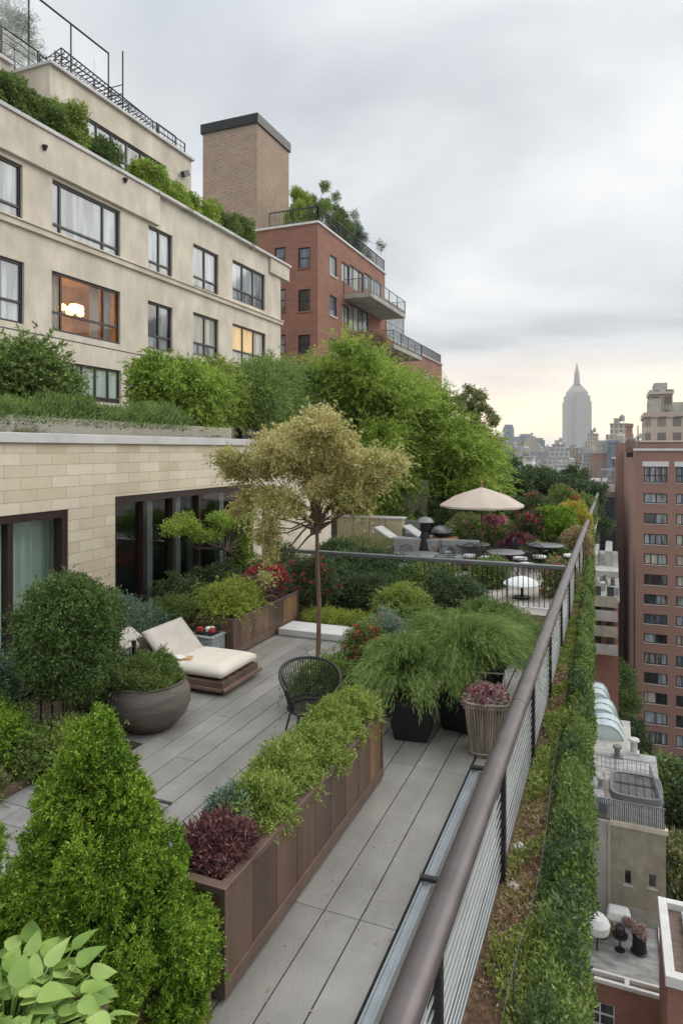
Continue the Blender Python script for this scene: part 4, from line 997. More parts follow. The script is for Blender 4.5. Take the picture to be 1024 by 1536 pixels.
tag(MB().box(XW-.72, XW-.70, 4.2, 15, ZT+.0, ZT+.30).build('glass_screen', 'glass_clear'), 'low frameless glass screen along the roof edge of the stone building', 'glass screen')
r_ = np.random.default_rng(300)
HG = thing('hedge', 'long soft grassy hedge along the roof edge of the stone building', 'hedge', (XW-1.1, 9, ZT+.2), 0, None, world=False)
n_ = 26000; y = r_.uniform(-3.8, 4.2, n_); x = r_.normal(size=n_)*.24; top = .50+.10*np.sin(y*2.3)+.05*np.sin(y*7)+.02*r_.normal(size=n_)
z = (r_.random(n_)**.6)*top*np.clip(1-(np.abs(x)/.75)**2, .2, 1)
D = r_.normal(size=(n_, 3))*.35; D[:,2] += .8; D[:,0] += x*1.2
quads('foliage', leafquads(np.stack([x, y, z-.05], 1), D, .13*(.5+.8*r_.random(n_)), .014, r_), 'lf_feather', HG)
n_ = 16000; y = r_.uniform(-3.8, 4.2, n_); x = r_.normal(size=n_)*.22; z = r_.random(n_)*.42*(1+.2*np.sin(y*2.3))
quads('undergrowth', leafquads(np.stack([x, y, z-.05], 1), r_.normal(size=(n_, 3)), .06, .03, r_), 'lf_dark', HG)
def rplant(label, u, v0, v1, x, w, m, tufts, L_, W_, seed, n=34, q=.28, name='roof_shrub', cat='shrub', z0=ZT+.2, dy=None, flat=None, **kw):
    """shrub standing at plane X=x, seen between heights v1 (foot) and v0 (top)"""
    a = pX(u, v0, x); r = np.random.default_rng(seed); h = (a.z-z0)*.94; rw = w/2*.86
    bl = lumpy((0, 0, h*.55), (rw, dy or rw, h*.48), n, q, r, low=-.85)
    kk = dict(fan=.7, up=.4, depth=.8, ext=1., inner=.06, spray=1.0, warp=.8); tufts = int(tufts*.62); bl = [q for q in bl if r.random() < .8]; L_ *= 1.1; W_ *= 1.15; kk.update(kw)
    return plant(name, label, cat, (x, a.y, z0), bl, m, tufts, 5, L_, W_, seed=seed, stem_h=h*.55, stem_r=.05, **kk)
rplant('dark glossy leaved small tree on the roof terrace at the left edge of the view', 28, 528, 600, XW-2.2, 1.9, 'lf_mid', 8000, .09, .04, 301, name='roof_tree', cat='tree', q=.3)
rplant('tall light green shrub on the roof terrace next to the wide dark window', 238, 528, 640, XW-1.9, 1.4, 'lf_bright', 5200, .08, .032, 303, n=40, q=.22)
rplant('lower bright green shrub bulging over the roof edge of the stone building', 285, 550, 640, XW-1.5, 2.0, 'lf_bright', 8000, .08, .03, 304, n=50, q=.26)
rplant('light green shrub on the roof terrace just left of the feathery tree', 325, 545, 640, XW-1.7, 1.8, 'lf_juniper', 6500, .08, .03, 305, n=44, q=.24)
rplant('soft feathery green shrub on the right end of the roof terrace', 368, 552, 645, XW-1.6, 2.2, 'lf_feather', 8500, .09, .022, 306, n=50, q=.3)
rplant('pale feathery small tree behind the tan tree at the end of the roof terrace', 400, 545, 655, XW-2.4, 2.6, 'lf_feather', 8500, .10, .024, 307, n=50, q=.3)
b = MB()
for k in range(4): b.box(-12.3, -12.22, 7.4+k*.01, 10.2, 4.75+k*.12, 4.80+k*.12)
for y in (7.5, 8.8, 10.1): b.box(-12.35, -11.7, y, y+.06, ZT, 5.2)
tag(b.build('timber_bench', 'wood_dark'), 'pale timber seat slats half hidden behind the dark leaved roof tree', 'bench')

# ================= beige apartment building =================
XB = -18.6
BB = thing('apartment_building', 'cream rendered apartment building with dark framed windows and a planted setback terrace', 'building', (XB, 25, 0))
def fy(u): return pX(u, 500, XB).y
def fz(u, v): return pX(u, v, XB).z
yB1 = fy(421); zP = fz(425, 391)         # parapet top
zP0 = (fz(0, 165)+zP)/2; zP = zP0
ops = []; wins = []
def ff(u0, u1, v0a, v0b, **kw):
    """window on the facade between columns u0..u1; v0a/v0b: head and foot seen at u1"""
    a, c_ = fy(u0), fy(u1); z1, z0 = fz(u1, v0a), fz(u1, v0b); ops.append((a, c_, z0, z1)); wins.append((a, c_, z0, z1, kw))
ff(-70, 34.5, 248, 336, vs=(.33,.66), hs=(.28,), pane='pane_pale')
ff(79, 181, 317, 389, vs=(.13,.75), hs=(.2,), pane='pane_pale')
ff(223, 259, 354, 418, vs=(.5,), hs=(.22,), pane='pane_pale', lowpane='pane_mid')
ff(290, 328, 383, 443, vs=(.5,), hs=(.25,), pane='pane_pale', lowpane='pane_mid')
ff(349, 397.5, 413, 467, vs=(.33,.66), hs=(.3,), pane=['pane_pale','pane_pale','pane_mid'], lowpane='pane_mid')
ff(-70, 37, 394, 487, vs=(.33,.66), hs=(.35,), pane='pane_pale')
ff(78, 181, 438, 517, vs=(.15,.76), hs=(.32,), pane='glass_thin')
ff(222, 259, 462, 530, vs=(.5,), hs=(.3,), pane=['pane_dark','pane_mid'], lowpane='pane_mid')
ff(290, 328, 480, 540, vs=(.5,), hs=(.3,), pane=['pane_cream','pane_cream'], lowpane='pane_mid')
ff(349, 398.5, 501, 556, vs=(.33,.66), hs=(.35,), pane=['pane_amber','pane_amber','pane_cream'], lowpane='pane_cream')
ff(81, 182, 556, 606, vs=(.22,.42,.62,.82), hs=(.12,), pane='pane_green')
ff(325, 398, 560, 640, vs=(.25,.5,.75), hs=(.2,), pane='pane_pale')
wall('X', XB, 4, yB1, 3.0, zP-.12, ops, depth=.24).build('facade', 'stucco', BB)
for (a, c_, z0, z1, kw) in wins: window(BB, 'X', XB, a, c_, z0, z1, fw=.09, mull=.08, d=.17, **kw)
MB().box(XB-12, XB-.0, yB1-.01, yB1, 3., zP-.12).box(XB-12, XB, 4, 4.01, 3, zP-.12).build('end_wall', 'stucco', BB)
# room behind the lit window
a, c_, z0, z1 = wins[6][:4]; d0 = XB-.245
b = MB(); X2 = XB-2.4
b.quad((X2,a-.6,z0-.5),(X2,c_+.6,z0-.5),(X2,c_+.6,z1+.3),(X2,a-.6,z1+.3)); b.quad((X2,a-.6,z0-.5),(d0,a-.6,z0-.5),(d0,a-.6,z1+.3),(X2,a-.6,z1+.3)); b.quad((X2,c_+.6,z0-.5),(d0,c_+.6,z0-.5),(d0,c_+.6,z1+.3),(X2,c_+.6,z1+.3))
b.quad((X2,a-.6,z0-.5),(d0,a-.6,z0-.5),(d0,c_+.6,z0-.5),(X2,c_+.6,z0-.5)); b.quad((X2,a-.6,z1+.3),(d0,a-.6,z1+.3),(d0,c_+.6,z1+.3),(X2,c_+.6,z1+.3))
b.build('lit_room', 'room_warm', BB)
p = pX(112, 463, XB-1.0)
for k in range(5):
    a_ = k*1.257; MB().lathe([(.02,-.14),(.12,-.1),(.15,0),(.1,.1),(.02,.13)], 12, (p.x-.1+.28*math.sin(a_), p.y+.42*math.cos(a_), p.z-.1+.12*(k % 2))).build('lamp', 'lamp_glow', BB, smooth='all')
MB().lathe([(.02,-.20),(.2,-.16),(.25,0),(.18,.16),(.02,.2)], 16, p).build('lamp', 'lamp_glow', BB, smooth='all')
b = MB(); 
for yy, w in ((a+.1, .7), (c_-1.2, .5), (c_-.4, .4)):
    for k in range(10): b.quad((XB-.5-.04*(k%2), yy+w*k/10, z0-.2), (XB-.5-.04*((k+1)%2), yy+w*(k+1)/10, z0-.2), (XB-.5-.04*((k+1)%2), yy+w*(k+1)/10, z1+.2), (XB-.5-.04*(k%2), yy+w*k/10, z1+.2))
b.build('curtain', 'canvas', BB)
# string courses, parapet band, coping
F = fmap('X', XB); b = MB()
zl = (fz(0, 335)+fz(415, 478))/2; fbox(b, F, 4, yB1+.12, zl-.10, zl+.10, -.12, -.002); fbox(b, F, 4, yB1+.16, zl+.10, zl+.17, -.18, -.002)
b.build('string_course', 'stucco_trim', BB, bevel=.02)
ys_ = fy(236); zs_ = fz(181, 317)+.12
b = MB(); fbox(b, F, 4, ys_, zs_, zP-.12, -.16, -.002); b.build('parapet_band', 'stucco', BB, bevel=.02)
b = MB(); fbox(b, F, yB1-1.5, yB1+.9, fz(425, 420), zP-.13, -.14, -.002); fbox(b, F, yB1+.004, yB1+.9, fz(425, 420), zP-.13, .0, 3.5); b.build('corner_canopy', 'stucco', BB, bevel=.02)
b = MB(); fbox(b, F, 4, yB1+1., zP-.12, zP+.02, -.24, .3); b.build('coping', 'coping', BB, bevel=.015)
b = MB(); zg = fz(107, 508); fbox(b, F, 4, fy(222), fz(0, 490)-.02, fz(0, 490)+.02, -.006, -.001); b.build('joint', 'frame_dark', BB)
MB().box(XB-12, XB-.3, 4, yB1-.02, zP-.45, zP-.4).box(XB-12, XB-.3, 4, yB1-.02, 3.0, 3.1).build('roof', 'roof_felt', BB)
for (u, v) in ((64, 221), (185, 270)):
    p = pX(u, v, XB+.1); MB().lathe([(.03,-.14),(.10,.0),(.10,.05),(.02,.08)], 8, (p.x+.12, p.y, p.z)).build('drain_spout', 'frame_dark', BB)
# setback penthouse
XQ = -21.4
PH = thing('penthouse', 'cream rendered setback top floor above the apartment building at upper left', 'building', (XQ, 20, zP))
def qy(u): return pX(u, 300, XQ).y
def qz(u, v): return pX(u, v, XQ).z
zQ = (qz(80, 107)+qz(285, 227))/2; yq0, yq1 = qy(75), qy(287)
o1 = (qy(118), qy(249), qz(250, 246)-1.35, qz(118, 172)-.0); z1 = (qz(118, 174)+qz(249, 243))/2
o1 = (qy(118), qy(249), z1-1.75, z1)
wall('X', XQ, yq0, yq1, zP-.4, zQ-.14, [o1], depth=.25).build('facade', 'stucco', PH)
wall('X', XQ-2.0, 3, yq0, zP-.4, zQ+.3, [], depth=.25).build('rear_wall', 'stucco', PH)
MB().quad((XQ-2,yq0,zP-.4),(XQ,yq0,zP-.4),(XQ,yq0,zQ-.14),(XQ-2,yq0,zQ-.14)).build('side_wall', 'stucco', PH)
MB().quad((XQ,yq1,zP-.4),(XQ-9,yq1,zP-.4),(XQ-9,yq1,zQ-.14),(XQ,yq1,zQ-.14)).build('end_wall', 'stucco', PH)
MB().box(XQ-9, XQ+.16, yq0-.1, yq1+.12, zQ-.14, zQ).box(XQ-9, XQ-1.85, 3, yq0-.1, zQ+.16, zQ+.32).build('coping', 'coping', PH, bevel=.015)
window(PH, 'X', XQ, *o1, vs=(.2,.36,.53,.7,.86), hs=(.42,), pane=['pane_pale','pane_pale','pane_pale','pane_mid','pane_pale','pane_pale'], fw=.09, mull=.09, d=.17)
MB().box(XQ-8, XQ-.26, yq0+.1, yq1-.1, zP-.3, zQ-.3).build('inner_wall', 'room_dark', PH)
p = pX(278, 259, XQ+.2); tag(MB().box(-.1,.1,-.28,.28,-.2,.1, Matrix.Translation((p.x, p.y, p.z)) @ Matrix.Rotation(.5, 4, 'X')).build('flood_light', 'frame_dark', bevel=.02), 'small dark tilted floodlight at the right end of the setback top floor', 'floodlight')
# railings on the penthouse roof
def railing(name, label, pts, h, m='black_metal', step=.12, top=.03, bar=.011, mid=(), glassm=None, cat='railing', n=5, posts=None):
    t = thing(name, label, cat, pts[0]); pts = [Vector(p) for p in pts]; b = MB(); c = MB()
    for a, e in zip(pts[:-1], pts[1:]):
        L_ = (e-a).length
        b.tube([a+Vector((0,0,h)), e+Vector((0,0,h))], top, 6); b.tube([a+Vector((0,0,.08)), e+Vector((0,0,.08))], top*.6, 5)
        for q in mid: b.tube([a+Vector((0,0,h*q)), e+Vector((0,0,h*q))], top*.6, 5)
        if step:
            k = int(L_/step)
            for i in range(k+1): p = a.lerp(e, i/max(k, 1)); c.tube([p, p+Vector((0,0,h))], bar, 4)
        if glassm:
            MB().quad(a+Vector((0,0,.1)), e+Vector((0,0,.1)), e+Vector((0,0,h-.05)), a+Vector((0,0,h-.05))).build('glass_panel', glassm, t)
    b.build('rail', m, t)
    if c.v: c.build('pickets', m, t)
    for a, e in zip(pts[:-1], pts[1:]):
        k = max(1, int(round((e-a).length/(posts or 2.)))); 
        for i in range(k+1):
            p = a.lerp(e, i/k); MB().box(p.x-.03, p.x+.03, p.y-.03, p.y+.03, p.z, p.z+h+.02).build('post', m, t)
    return t
railing('roof_railing', 'thin black railing with wide glass panels on the setback roof at top left', [(XQ-1.9, 5, zQ+.32), (XQ-1.9, yq0+1.2, zQ+.32)], 1.15, step=0, mid=(.5,), glassm='glass_thin')
railing('roof_railing', 'low black railing along the right part of the setback roof', [(XQ+.0, yq0+.3, zQ), (XQ+.0, yq1-.6, zQ)], .55, step=.35, mid=(.5,), bar=.012)
PG = thing('pergola', 'black metal pergola frame of crossed bars on the setback roof', 'pergola', (XQ-.5, qy(140), zQ)); b = MB()
y0_, y1_ = qy(95), qy(232)
for x in (XQ-.1, XQ-1.3):
    b.tube([(x, y0_, zQ+.95), (x, y1_, zQ+.62)], .035, 5)
for i in range(26):
    f = i/25; y = y0_+(y1_-y0_)*f; z = zQ+.95-.33*f
    b.tube([(XQ-.1, y, z), (XQ-1.3, y+.35, z)], .028, 4); b.tube([(XQ-.1, y+.2, z-.16), (XQ-1.3, y, z-.2)], .02, 4)
b.build('bars', 'black_metal', PG)
for y in (y0_, (y0_+y1_)/2, y1_):
    for x in (XQ-.1, XQ-1.3): MB().tube([(x, y, zQ), (x, y, zQ+.95-.33*(y-y0_)/(y1_-y0_))], .03, 5).build('post', 'black_metal', PG)
# tall screen frame
SF = thing('screen_frame', 'tall black framed glass wind screen standing on the setback roof', 'screen', (XQ-2, qy(60), zQ)); 
ya, yb = pX(-30, 50, XQ-2.2).y, pX(163, 80, XQ-2.2).y; zt = pX(163, 80, XQ-2.2).z
b = MB().tube([(XQ-2.2, ya, zt), (XQ-2.2, yb, zt)], .05, 5).tube([(XQ-2.2, ya, zQ+1.5), (XQ-2.2, yb, zQ+1.3)], .03, 5)
for f in (.0, .33, .66, 1): b.tube([(XQ-2.2, ya+(yb-ya)*f, zQ), (XQ-2.2, ya+(yb-ya)*f, zt)], .04, 5)
for k in range(5): b.tube([(XQ-2.2, yb, zQ+.5+k*.45), (XQ-1.3, yb, zQ+.5+k*.45)], .03, 4)
b.tube([(XQ-1.3, yb, zQ), (XQ-1.3, yb, zt-.1)], .04, 5)
b.build('frame', 'black_metal', SF)
MB().quad((XQ-2.2, ya, zQ+.1), (XQ-2.2, yb, zQ+.1), (XQ-2.2, yb, zt), (XQ-2.2, ya, zt)).build('glass_panel', 'glass_thin', SF)
railing('roof_railing', 'small black railing with a gate post at the right end of the setback roof', [(XQ-.2, qy(240), zQ), (XQ-.2, qy(268), zQ)], .75, step=.2, mid=(.5,))
rplant('grey green bare shrub behind the glass railing at the top left corner', 22, 12, 60, XQ-3.2, 2.4, 'lf_bluegrey', 3000, .09, .02, 320, z0=zQ+.3, n=22, q=.4)
# planting on the beige parapet
def parap(label, u0, u1, v0, x, m, seed, tufts=5200, h=None, wx=.5, L_=.11, W_=.045, name='parapet_hedge', cat='hedge'):
    y0, y1 = pX(u0, v0, x).y, pX(u1, v0, x).y; r = np.random.default_rng(seed); zt = pX((u0+u1)/2, v0, x).z; h = (zt-(zP-.1))*1.3; n = max(10, int((y1-y0)*5))
    bl = []
    for i in range(n):
        f = r.random(); hh = h*(.55+.45*r.random()); q = r.uniform(.24, .42); bl.append((r.normal()*wx*.45, (f-.5)*(y1-y0), max(.2, hh-q), q, q, q))
        bl.append((r.normal()*wx*.5, (f-.5)*(y1-y0), h*.35*r.random()+.1, q, q, q))
    return plant(name, label, cat, (x, (y0+y1)/2, zP-.1), bl, m, tufts, 5, L_, W_, seed=seed, stem_r=.04, fan=.8, up=.3, depth=.45)
parap('tall dark green hedge on the parapet at the upper left edge', -60, 20, 108, XB-.7, 'lf_mid', 330, 7500)
parap('green hedge on the parapet tapering down towards the round bush', 20, 80, 150, XB-.7, 'lf_mid', 331, 6500)
parap('olive hedge end on the parapet just left of the small round bush', 78, 113, 172, XB-.7, 'lf_juniper', 332, 3800)
parap('small round dark bush alone on the parapet below the long window', 122, 168, 214, XB-.6, 'lf_box', 333, 3400, wx=.35, name='parapet_bush', cat='bush')
parap('bright green hedge on the parapet right of the round bush', 205, 262, 262, XB-.6, 'lf_bright', 334, 7500)
parap('bright green hedge in the middle of the right parapet', 262, 320, 296, XB-.6, 'lf_bright', 335, 5000)
parap('dark green end of the parapet hedge next to the brick tower', 320, 372, 325, XB-.6, 'lf_mid', 336, 5000)

# ================= red brick building with tower and balconies =================
YR = 42.; XC = -18.9
RB = thing('brick_building', 'red brown brick apartment building with stepped terraces behind the cream building', 'building', (XC, YR, 0))
zR = (pY(478, 331, YR).z); yr1 = pX(577, 430, XC).y
def ry(u): return pX(u, 400, XC).y
def rz(u, v): return pX(u, v, XC).z
opsY = []
for (v0, v1) in ((371, 402), (434, 467), (502, 531), (568, 598)):
    for (u0, u1) in ((412, 428), (447, 465)):
        p, q = pY(u0, v1, YR), pY(u1, v0, YR); opsY.append((p.x, q.x, (pY(u0, v1, YR).z+pY(u1, v1, YR).z)/2, (pY(u0, v0, YR).z+q.z)/2))
wall('Y', YR, XC-14, XC, -20, zR-.15, opsY).build('front_wall', 'red_brick', RB)
for k, o in enumerate(opsY): window(RB, 'Y', YR, *o, hs=(.5,), pane=['pane_blue','pane_blue','pane_mid','pane_dark','pane_mid','pane_dark','pane_dark','pane_dark'][k], fw=.07, sill='red_plain')
opsX = []; wx = []
for (u0, u1, v0, v1, kw) in [(494.5,505,384,414,{}),(494.5,505,444,474,{}),(494.5,505,508,530,{}),(512,524,395,425,dict(vs=(.5,))),(524,545,403,436,dict(vs=(.3,.7))),(546,572,417,440,dict(vs=(.3,.6))),
    (513,523,458,485,dict(vs=(.5,))),(524,552,462,500,dict(vs=(.25,.5,.75))),(540,560,560,590,{})]:
    a, c_ = ry(u0), ry(u1); um = (u0+u1)/2; o = (a, c_, rz(um, v1), rz(um, v0)); opsX.append(o); wx.append((o, kw))
wall('X', XC, YR, yr1, -20, zR-.15, opsX).build('side_wall', 'red_brick', RB)
for k, (o, kw) in enumerate(wx): window(RB, 'X', XC, *o, pane=['pane_pale','pane_blue','pane_mid'][k % 3] if k < 3 else ['pane_pale','pane_cream','pane_mid','pane_pale'], fw=.08, sill='white_trim' if k < 3 else None, **kw)
b = MB().quad((XC, yr1, -20), (XC-14, yr1, -20), (XC-14, yr1, zR-.15), (XC, yr1, zR-.15))
b.quad((XC-14, YR, -20), (XC-14, yr1, -20), (XC-14, yr1, zR-.15), (XC-14, YR, zR-.15)); b.build('rear_wall', 'red_plain', RB)
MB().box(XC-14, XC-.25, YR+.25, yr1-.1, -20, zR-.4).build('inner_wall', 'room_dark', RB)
MB().box(XC-14.1, XC+.12, YR-.12, yr1+.1, zR-.15, zR).build('coping', 'white_trim', RB, bevel=.01)
# second and third steps
y2_, y3_ = pX(606, 480, XC).y, pX(657, 560, XC).y; z2_ = rz(592, 457); z3_ = (rz(657, 548)+rz(612, 528))/2
MB().box(XC-10, XC-.0, yr1+.002, y2_, -20, z2_).build('rear_wing', 'red_brick', RB)
o3 = (ry(630), ry(650), rz(640, 598), rz(640, 566))
wall('X', XC+.4, yr1+2.5, y3_, -20, z3_, [o3]).quad((XC+.4, yr1+2.5, -20), (XC-9, yr1+2.5, -20), (XC-9, yr1+2.5, z3_), (XC+.4, yr1+2.5, z3_)).quad((XC+.4, y3_, -20), (XC-9, y3_, -20), (XC-9, y3_, z3_), (XC+.4, y3_, z3_)).quad((XC+.4, yr1+2.5, z3_), (XC-9, yr1+2.5, z3_), (XC-9, y3_, z3_), (XC+.4, y3_, z3_)).build('lower_wing', 'red_brick', RB)
window(RB, 'X', XC+.4, *o3, vs=(.5,), pane='pane_pale')
MB().box(XC-1, XC+.52, yr1+2.4, y3_+.1, z3_+.002, z3_+.2).build('lower_coping', 'stucco_grey', RB)
o4 = (ry(560), ry(600), rz(580, 530), rz(580, 484))
window(RB, 'X', XC+.04, yr1+.3, y2_-.5, z3_+.3, z3_+2.9, vs=(.25,.5,.75), hs=(.6,), pane='pane_pale', fm='white_trim', d=.02)
# balconies
def balcony(label, u0, u1, v, dep, m='stucco_grey'):
    y0, y1 = ry(u0), ry(u1); z = rz((u0+u1)/2, v)
    MB().box(XC+.01, XC+dep, y0, y1, z-.35, z).build('balcony_slab', m, RB, bevel=.02)
    return railing('balcony_railing', label, [(XC+.05, y0+.05, z), (XC+dep-.05, y0+.05, z), (XC+dep-.05, y1-.05, z), (XC+.05, y1-.05, z)], 1.1, step=0, mid=(), glassm='glass_clear', top=.035, m='grey_metal')
balcony('glass balustrade of the upper balcony on the red brick building', 515, 572, 458, 2.2)
balcony('glass balustrade of the lower balcony on the red brick building', 545, 592, 528, 2.6)
railing('terrace_railing', 'picket railing along the lowest roof step of the red brick building', [(XC+.3, yr1+3.6, z3_+.2), (XC+.3, y3_-.1, z3_+.2)], 1., step=.25, m='grey_metal', top=.05, bar=.03)
RR = railing('roof_railing', 'black picket railing around the roof of the red brick building', [(pY(404,330,YR+.1).x, YR+.1, zR), (XC-.05, YR+.1, zR), (XC-.05, yr1-.1, zR)], 1.05, step=.16, top=.045, bar=.018)
# brick tower
xt1, xt0 = -24.8, -29.6; yt1 = 49.3; zc = pY(385, 170, 44).z
TW = thing('brick_tower', 'square tan brick rooftop tower with a black metal cap', 'tower', ((xt0+xt1)/2, 46, zR))
MB().box(xt0, xt1, 44, yt1, zR-1, zc-.75).build('shaft', 'tower_brick', TW)
MB().box(xt0-.14, xt1+.14, 43.86, yt1+.14, zc-.75, zc).build('cap', 'black_metal', TW, bevel=.03)
# plants on that roof
for i, (u, v, x, w, lab) in enumerate([(452,284,-22.,2.4,'feathery green roof tree right beside the brick tower'),(480,281,-21.,3.,'tallest green tree on the roof of the red brick building'),(512,290,-20.5,2.6,'upright light tree in the middle of the red building roof'),(535,322,-20.,2.4,'thin greyish tree at the right end of the red building roof')]):
    a = pX(u, v, x); r = np.random.default_rng(340+i); h = a.z-zR; bl = []
    for k in range(22): f = r.random(); bl.append((r.normal()*w*.34*(1.2-f), r.normal()*w*.42*(1.2-f), .4+(h-.5)*f*r.uniform(.7,1.05), .3, .3, .42))
    plant('roof_tree', lab, 'tree', (x, a.y, zR), bl, ['lf_bright','lf_feather','lf_mid','lf_bluegrey'][i], [3800,4200,3000,1800][i], 5, .16, .045, seed=341+i, stem_h=h*.7, stem_r=.06, fan=.6, up=.8, depth=.6)
rplant('dark reddish shrub spilling over the lower balcony of the red brick building', 555, 508, 540, XC+1.4, 2.6, 'lf_brown', 2600, .14, .05, 350, z0=rz(555, 530), n=20, q=.4)
# ================= middle terrace =================
b = MB(); b.box(-15, -1.0, 15.4, 46.4, -.158, -.02); struct(b.build('terrace_floor', 'terra_floor'))
# cross railing
YC = 15.5
CR = thing('cross_railing', 'grey metal railing crossing from the stone wall to the long brown railing', 'railing', (-4, YC, 0))
MB().box(-8.05, -.99, YC-.08, YC+.08, 1.01, 1.10).build('top_rail', 'grey_metal', CR, bevel=.012)
for u in (430, 500, 648, 760): 
    x = pY(u, 850, YC).x; MB().box(x-.022, x+.022, YC-.022, YC+.022, -.15, 1.038).build('post', 'steel' if u == 500 else 'grey_metal', CR, bevel=.003)
b = MB(); b.tube([(-8., YC, .12), (-1, YC, .12)], .012, 5).tube([(-8., YC, .30), (-5., YC, .30)], .008, 5); b.build('cable', 'steel', CR)
MB().quad((-8., YC, .14), (-4.3, YC, .14), (-4.3, YC, 1.03), (-8., YC, 1.03)).build('glass_panel', 'glass_clear', CR)
b = MB(); rd = random.Random(5); x = -4.2
while x < -1.05: b.tube([(x, YC+.03, .12), (x, YC+.03, 1.04)], .009, 4); x += .115
b.build('pickets', 'black_metal', CR)
r_ = np.random.default_rng(400)
# cream parasol
PU = pY(722, 830, 22.1); UM = thing('parasol', 'cream canvas parasol standing open over the middle terrace', 'parasol', (PU.x, 22.1, 0), 0, None, world=False)
MB().tube([(0,0,0),(0,0,2.55)], .03, 10).build('pole', 'bark_warm', UM, smooth=True)
MB().lathe([(.02,0),(.34,0),(.34,.06),(.06,.10),(.05,.3),(.03,.3)], 20).build('base', 'black_metal', UM, smooth=True)
b = MB(); n = 8
zt = 2.44; R0 = 1.36; rings = [(0, zt), (.3, zt-.13), (.62, zt-.28), (1, zt-.58)]
for j, (f, z) in enumerate(rings):
    for k in range(n*4):
        a = 2*math.pi*k/(n*4)+.25; ph = (k % 4)/4; sag = (.5-abs(ph-.5))*2; rr = R0*f*(1-.06*sag*f)
        b.v.append((rr*math.cos(a), rr*math.sin(a), z-.05*sag*f*(1-f)*2-.02*sag*f))
for k in range(n*4):
    a = 2*math.pi*k/(n*4)+.25; ph = (k % 4)/4; sag = (.5-abs(ph-.5))*2; rr = R0*(1-.06*sag)*1.005; b.v.append((rr*math.cos(a), rr*math.sin(a), zt-.65+.0*sag))
N4 = n*4
for j in range(len(rings)):
    for k in range(N4): q = j*N4+k; q1 = j*N4+(k+1) % N4; b.f.append((q, q1, q1+N4, q+N4))
b.build('canopy', 'canvas', UM, smooth=True)
for k in range(n):
    a = 2*math.pi*k/n+.25; MB().tube([(0,0,zt-.06),(R0*.97*math.cos(a), R0*.97*math.sin(a), zt-.6)], .009, 4).build('rib', 'bark_warm', UM)
MB().lathe([(.03,0),(.05,.05),(.02,.11),(.035,.15),(.005,.24)], 10, (0,0,zt-.02)).build('finial', 'copper', UM, smooth='all')
# white domed table
PT = pY(782, 875, 17.0); WT = thing('domed_table', 'small round white domed top on a thin stand just beyond the cross railing', 'table', (PT.x, 17., 0), 0, None, world=False)
MB().lathe([(.01,.32),(.43,.325),(.45,.345),(.42,.385),(.28,.46),(.10,.52),(.01,.535)], 28).build('top', 'canvas_white', WT, smooth=True)
MB().tube([(0,0,0),(0,0,.34)], .03, 8).lathe([(.02,0),(.2,0),(.2,.03),(.02,.04)], 14).build('stand', 'black_metal', WT)
# tan garden wall / cabinet run
GW = thing('garden_wall', 'low olive tan panelled cabinet wall at the left of the middle terrace', 'garden wall', (-9, 24, 0))
pa, pb = pY(505, 800, 24), pY(603, 800, 24)
k = 4
for i in range(k):
    x0 = pa.x+(pb.x-pa.x)*i/k; x1 = pa.x+(pb.x-pa.x)*(i+1)/k; MB().box(x0+.01, x1-.01, 24, 24.4, 0, 1.05).build('panel', 'cabinet', GW, bevel=.01)
MB().box(pa.x-.05, pb.x+.05, 23.96, 24.44, 1.052, 1.12).build('coping', 'coping', GW, bevel=.01)
tag(MB().box(-12, -7.2, 27, 27.3, 0, 2.4).build('render_wall', 'stucco_olive'), 'olive rendered wall in shade under the big green trees', 'wall')
# heater under black cover
p = pY(637, 820, 20.6); HT = thing('patio_heater', 'slim patio heater wrapped in a black cover with a grey hood', 'heater', (p.x, 20.6, 0), 0, None, world=False)
MB().lathe([(.24,0),(.25,.1),(.22,.5),(.15,.95),(.12,1.05),(.17,1.15),(.15,1.35),(.05,1.4)], 14).build('cover', 'black_plastic', HT, smooth=True)
MB().lathe([(.28,1.36),(.30,1.38),(.2,1.5),(.02,1.55)], 16).build('hood', 'grey_metal', HT, smooth=True)
# barbecue
p = pY(662, 828, 21.2); BQ = thing('barbecue', 'kettle barbecue with a dark domed lid on a light wooden cart', 'barbecue', (p.x, 21.2, 0), 0, None, world=False)
MB().box(-.42, .5, -.25, .25, .42, .85).build('cart', 'wood_tan', BQ, bevel=.01)
for sx in (-.38, .46):
    for sy in (-.2, .2): MB().box(sx-.03, sx+.03, sy-.03, sy+.03, 0, .418).build('leg', 'wood_dark', BQ)
MB().lathe([(.02,.86),(.28,.88),(.33,.98),(.33,1.0)], 20).build('bowl', 'black_plastic', BQ, smooth=True)
MB().lathe([(.335,1.005),(.33,1.06),(.25,1.17),(.1,1.22),(.01,1.23)], 20).build('lid', 'grey_metal', BQ, smooth=True)
# sofas, loungers
def sofa(label, loc, rz, w=1.5):
    t = thing('outdoor_sofa', label, 'sofa', loc, rz, 'pale grey outdoor sofas', world=False)
    MB().box(-w/2, w/2, -.4, .4, .08, .24).build('frame', 'wood_dark', t, bevel=.01)
    MB().box(-w/2+.06, w/2-.06, -.38, .25, .245, .42).build('seat_cushion', 'garden_sofa', t, bevel=.04)
    MB().box(-w/2+.04, w/2-.04, .255, .42, .245, .85).build('back_cushion', 'garden_sofa', t, bevel=.04)
    for s in (-1, 1): MB().box(s*(w/2-.03)-.05, s*(w/2-.03)+.05, -.4, .4, .25, .6).build('arm', 'wood_dark', t, bevel=.01)
for (u, v, y, rz, lab) in [(618, 832, 20.2, .0, 'pale grey outdoor sofa left of the black covered heater'), (682, 828, 20.4, .1, 'pale grey outdoor sofa just right of the barbecue'), (610, 800, 25.5, -.1, 'pale outdoor sofa far back under the green trees')]:
    p = pY(u, v, y); sofa(lab, (p.x, y, 0), rz)
LG = []
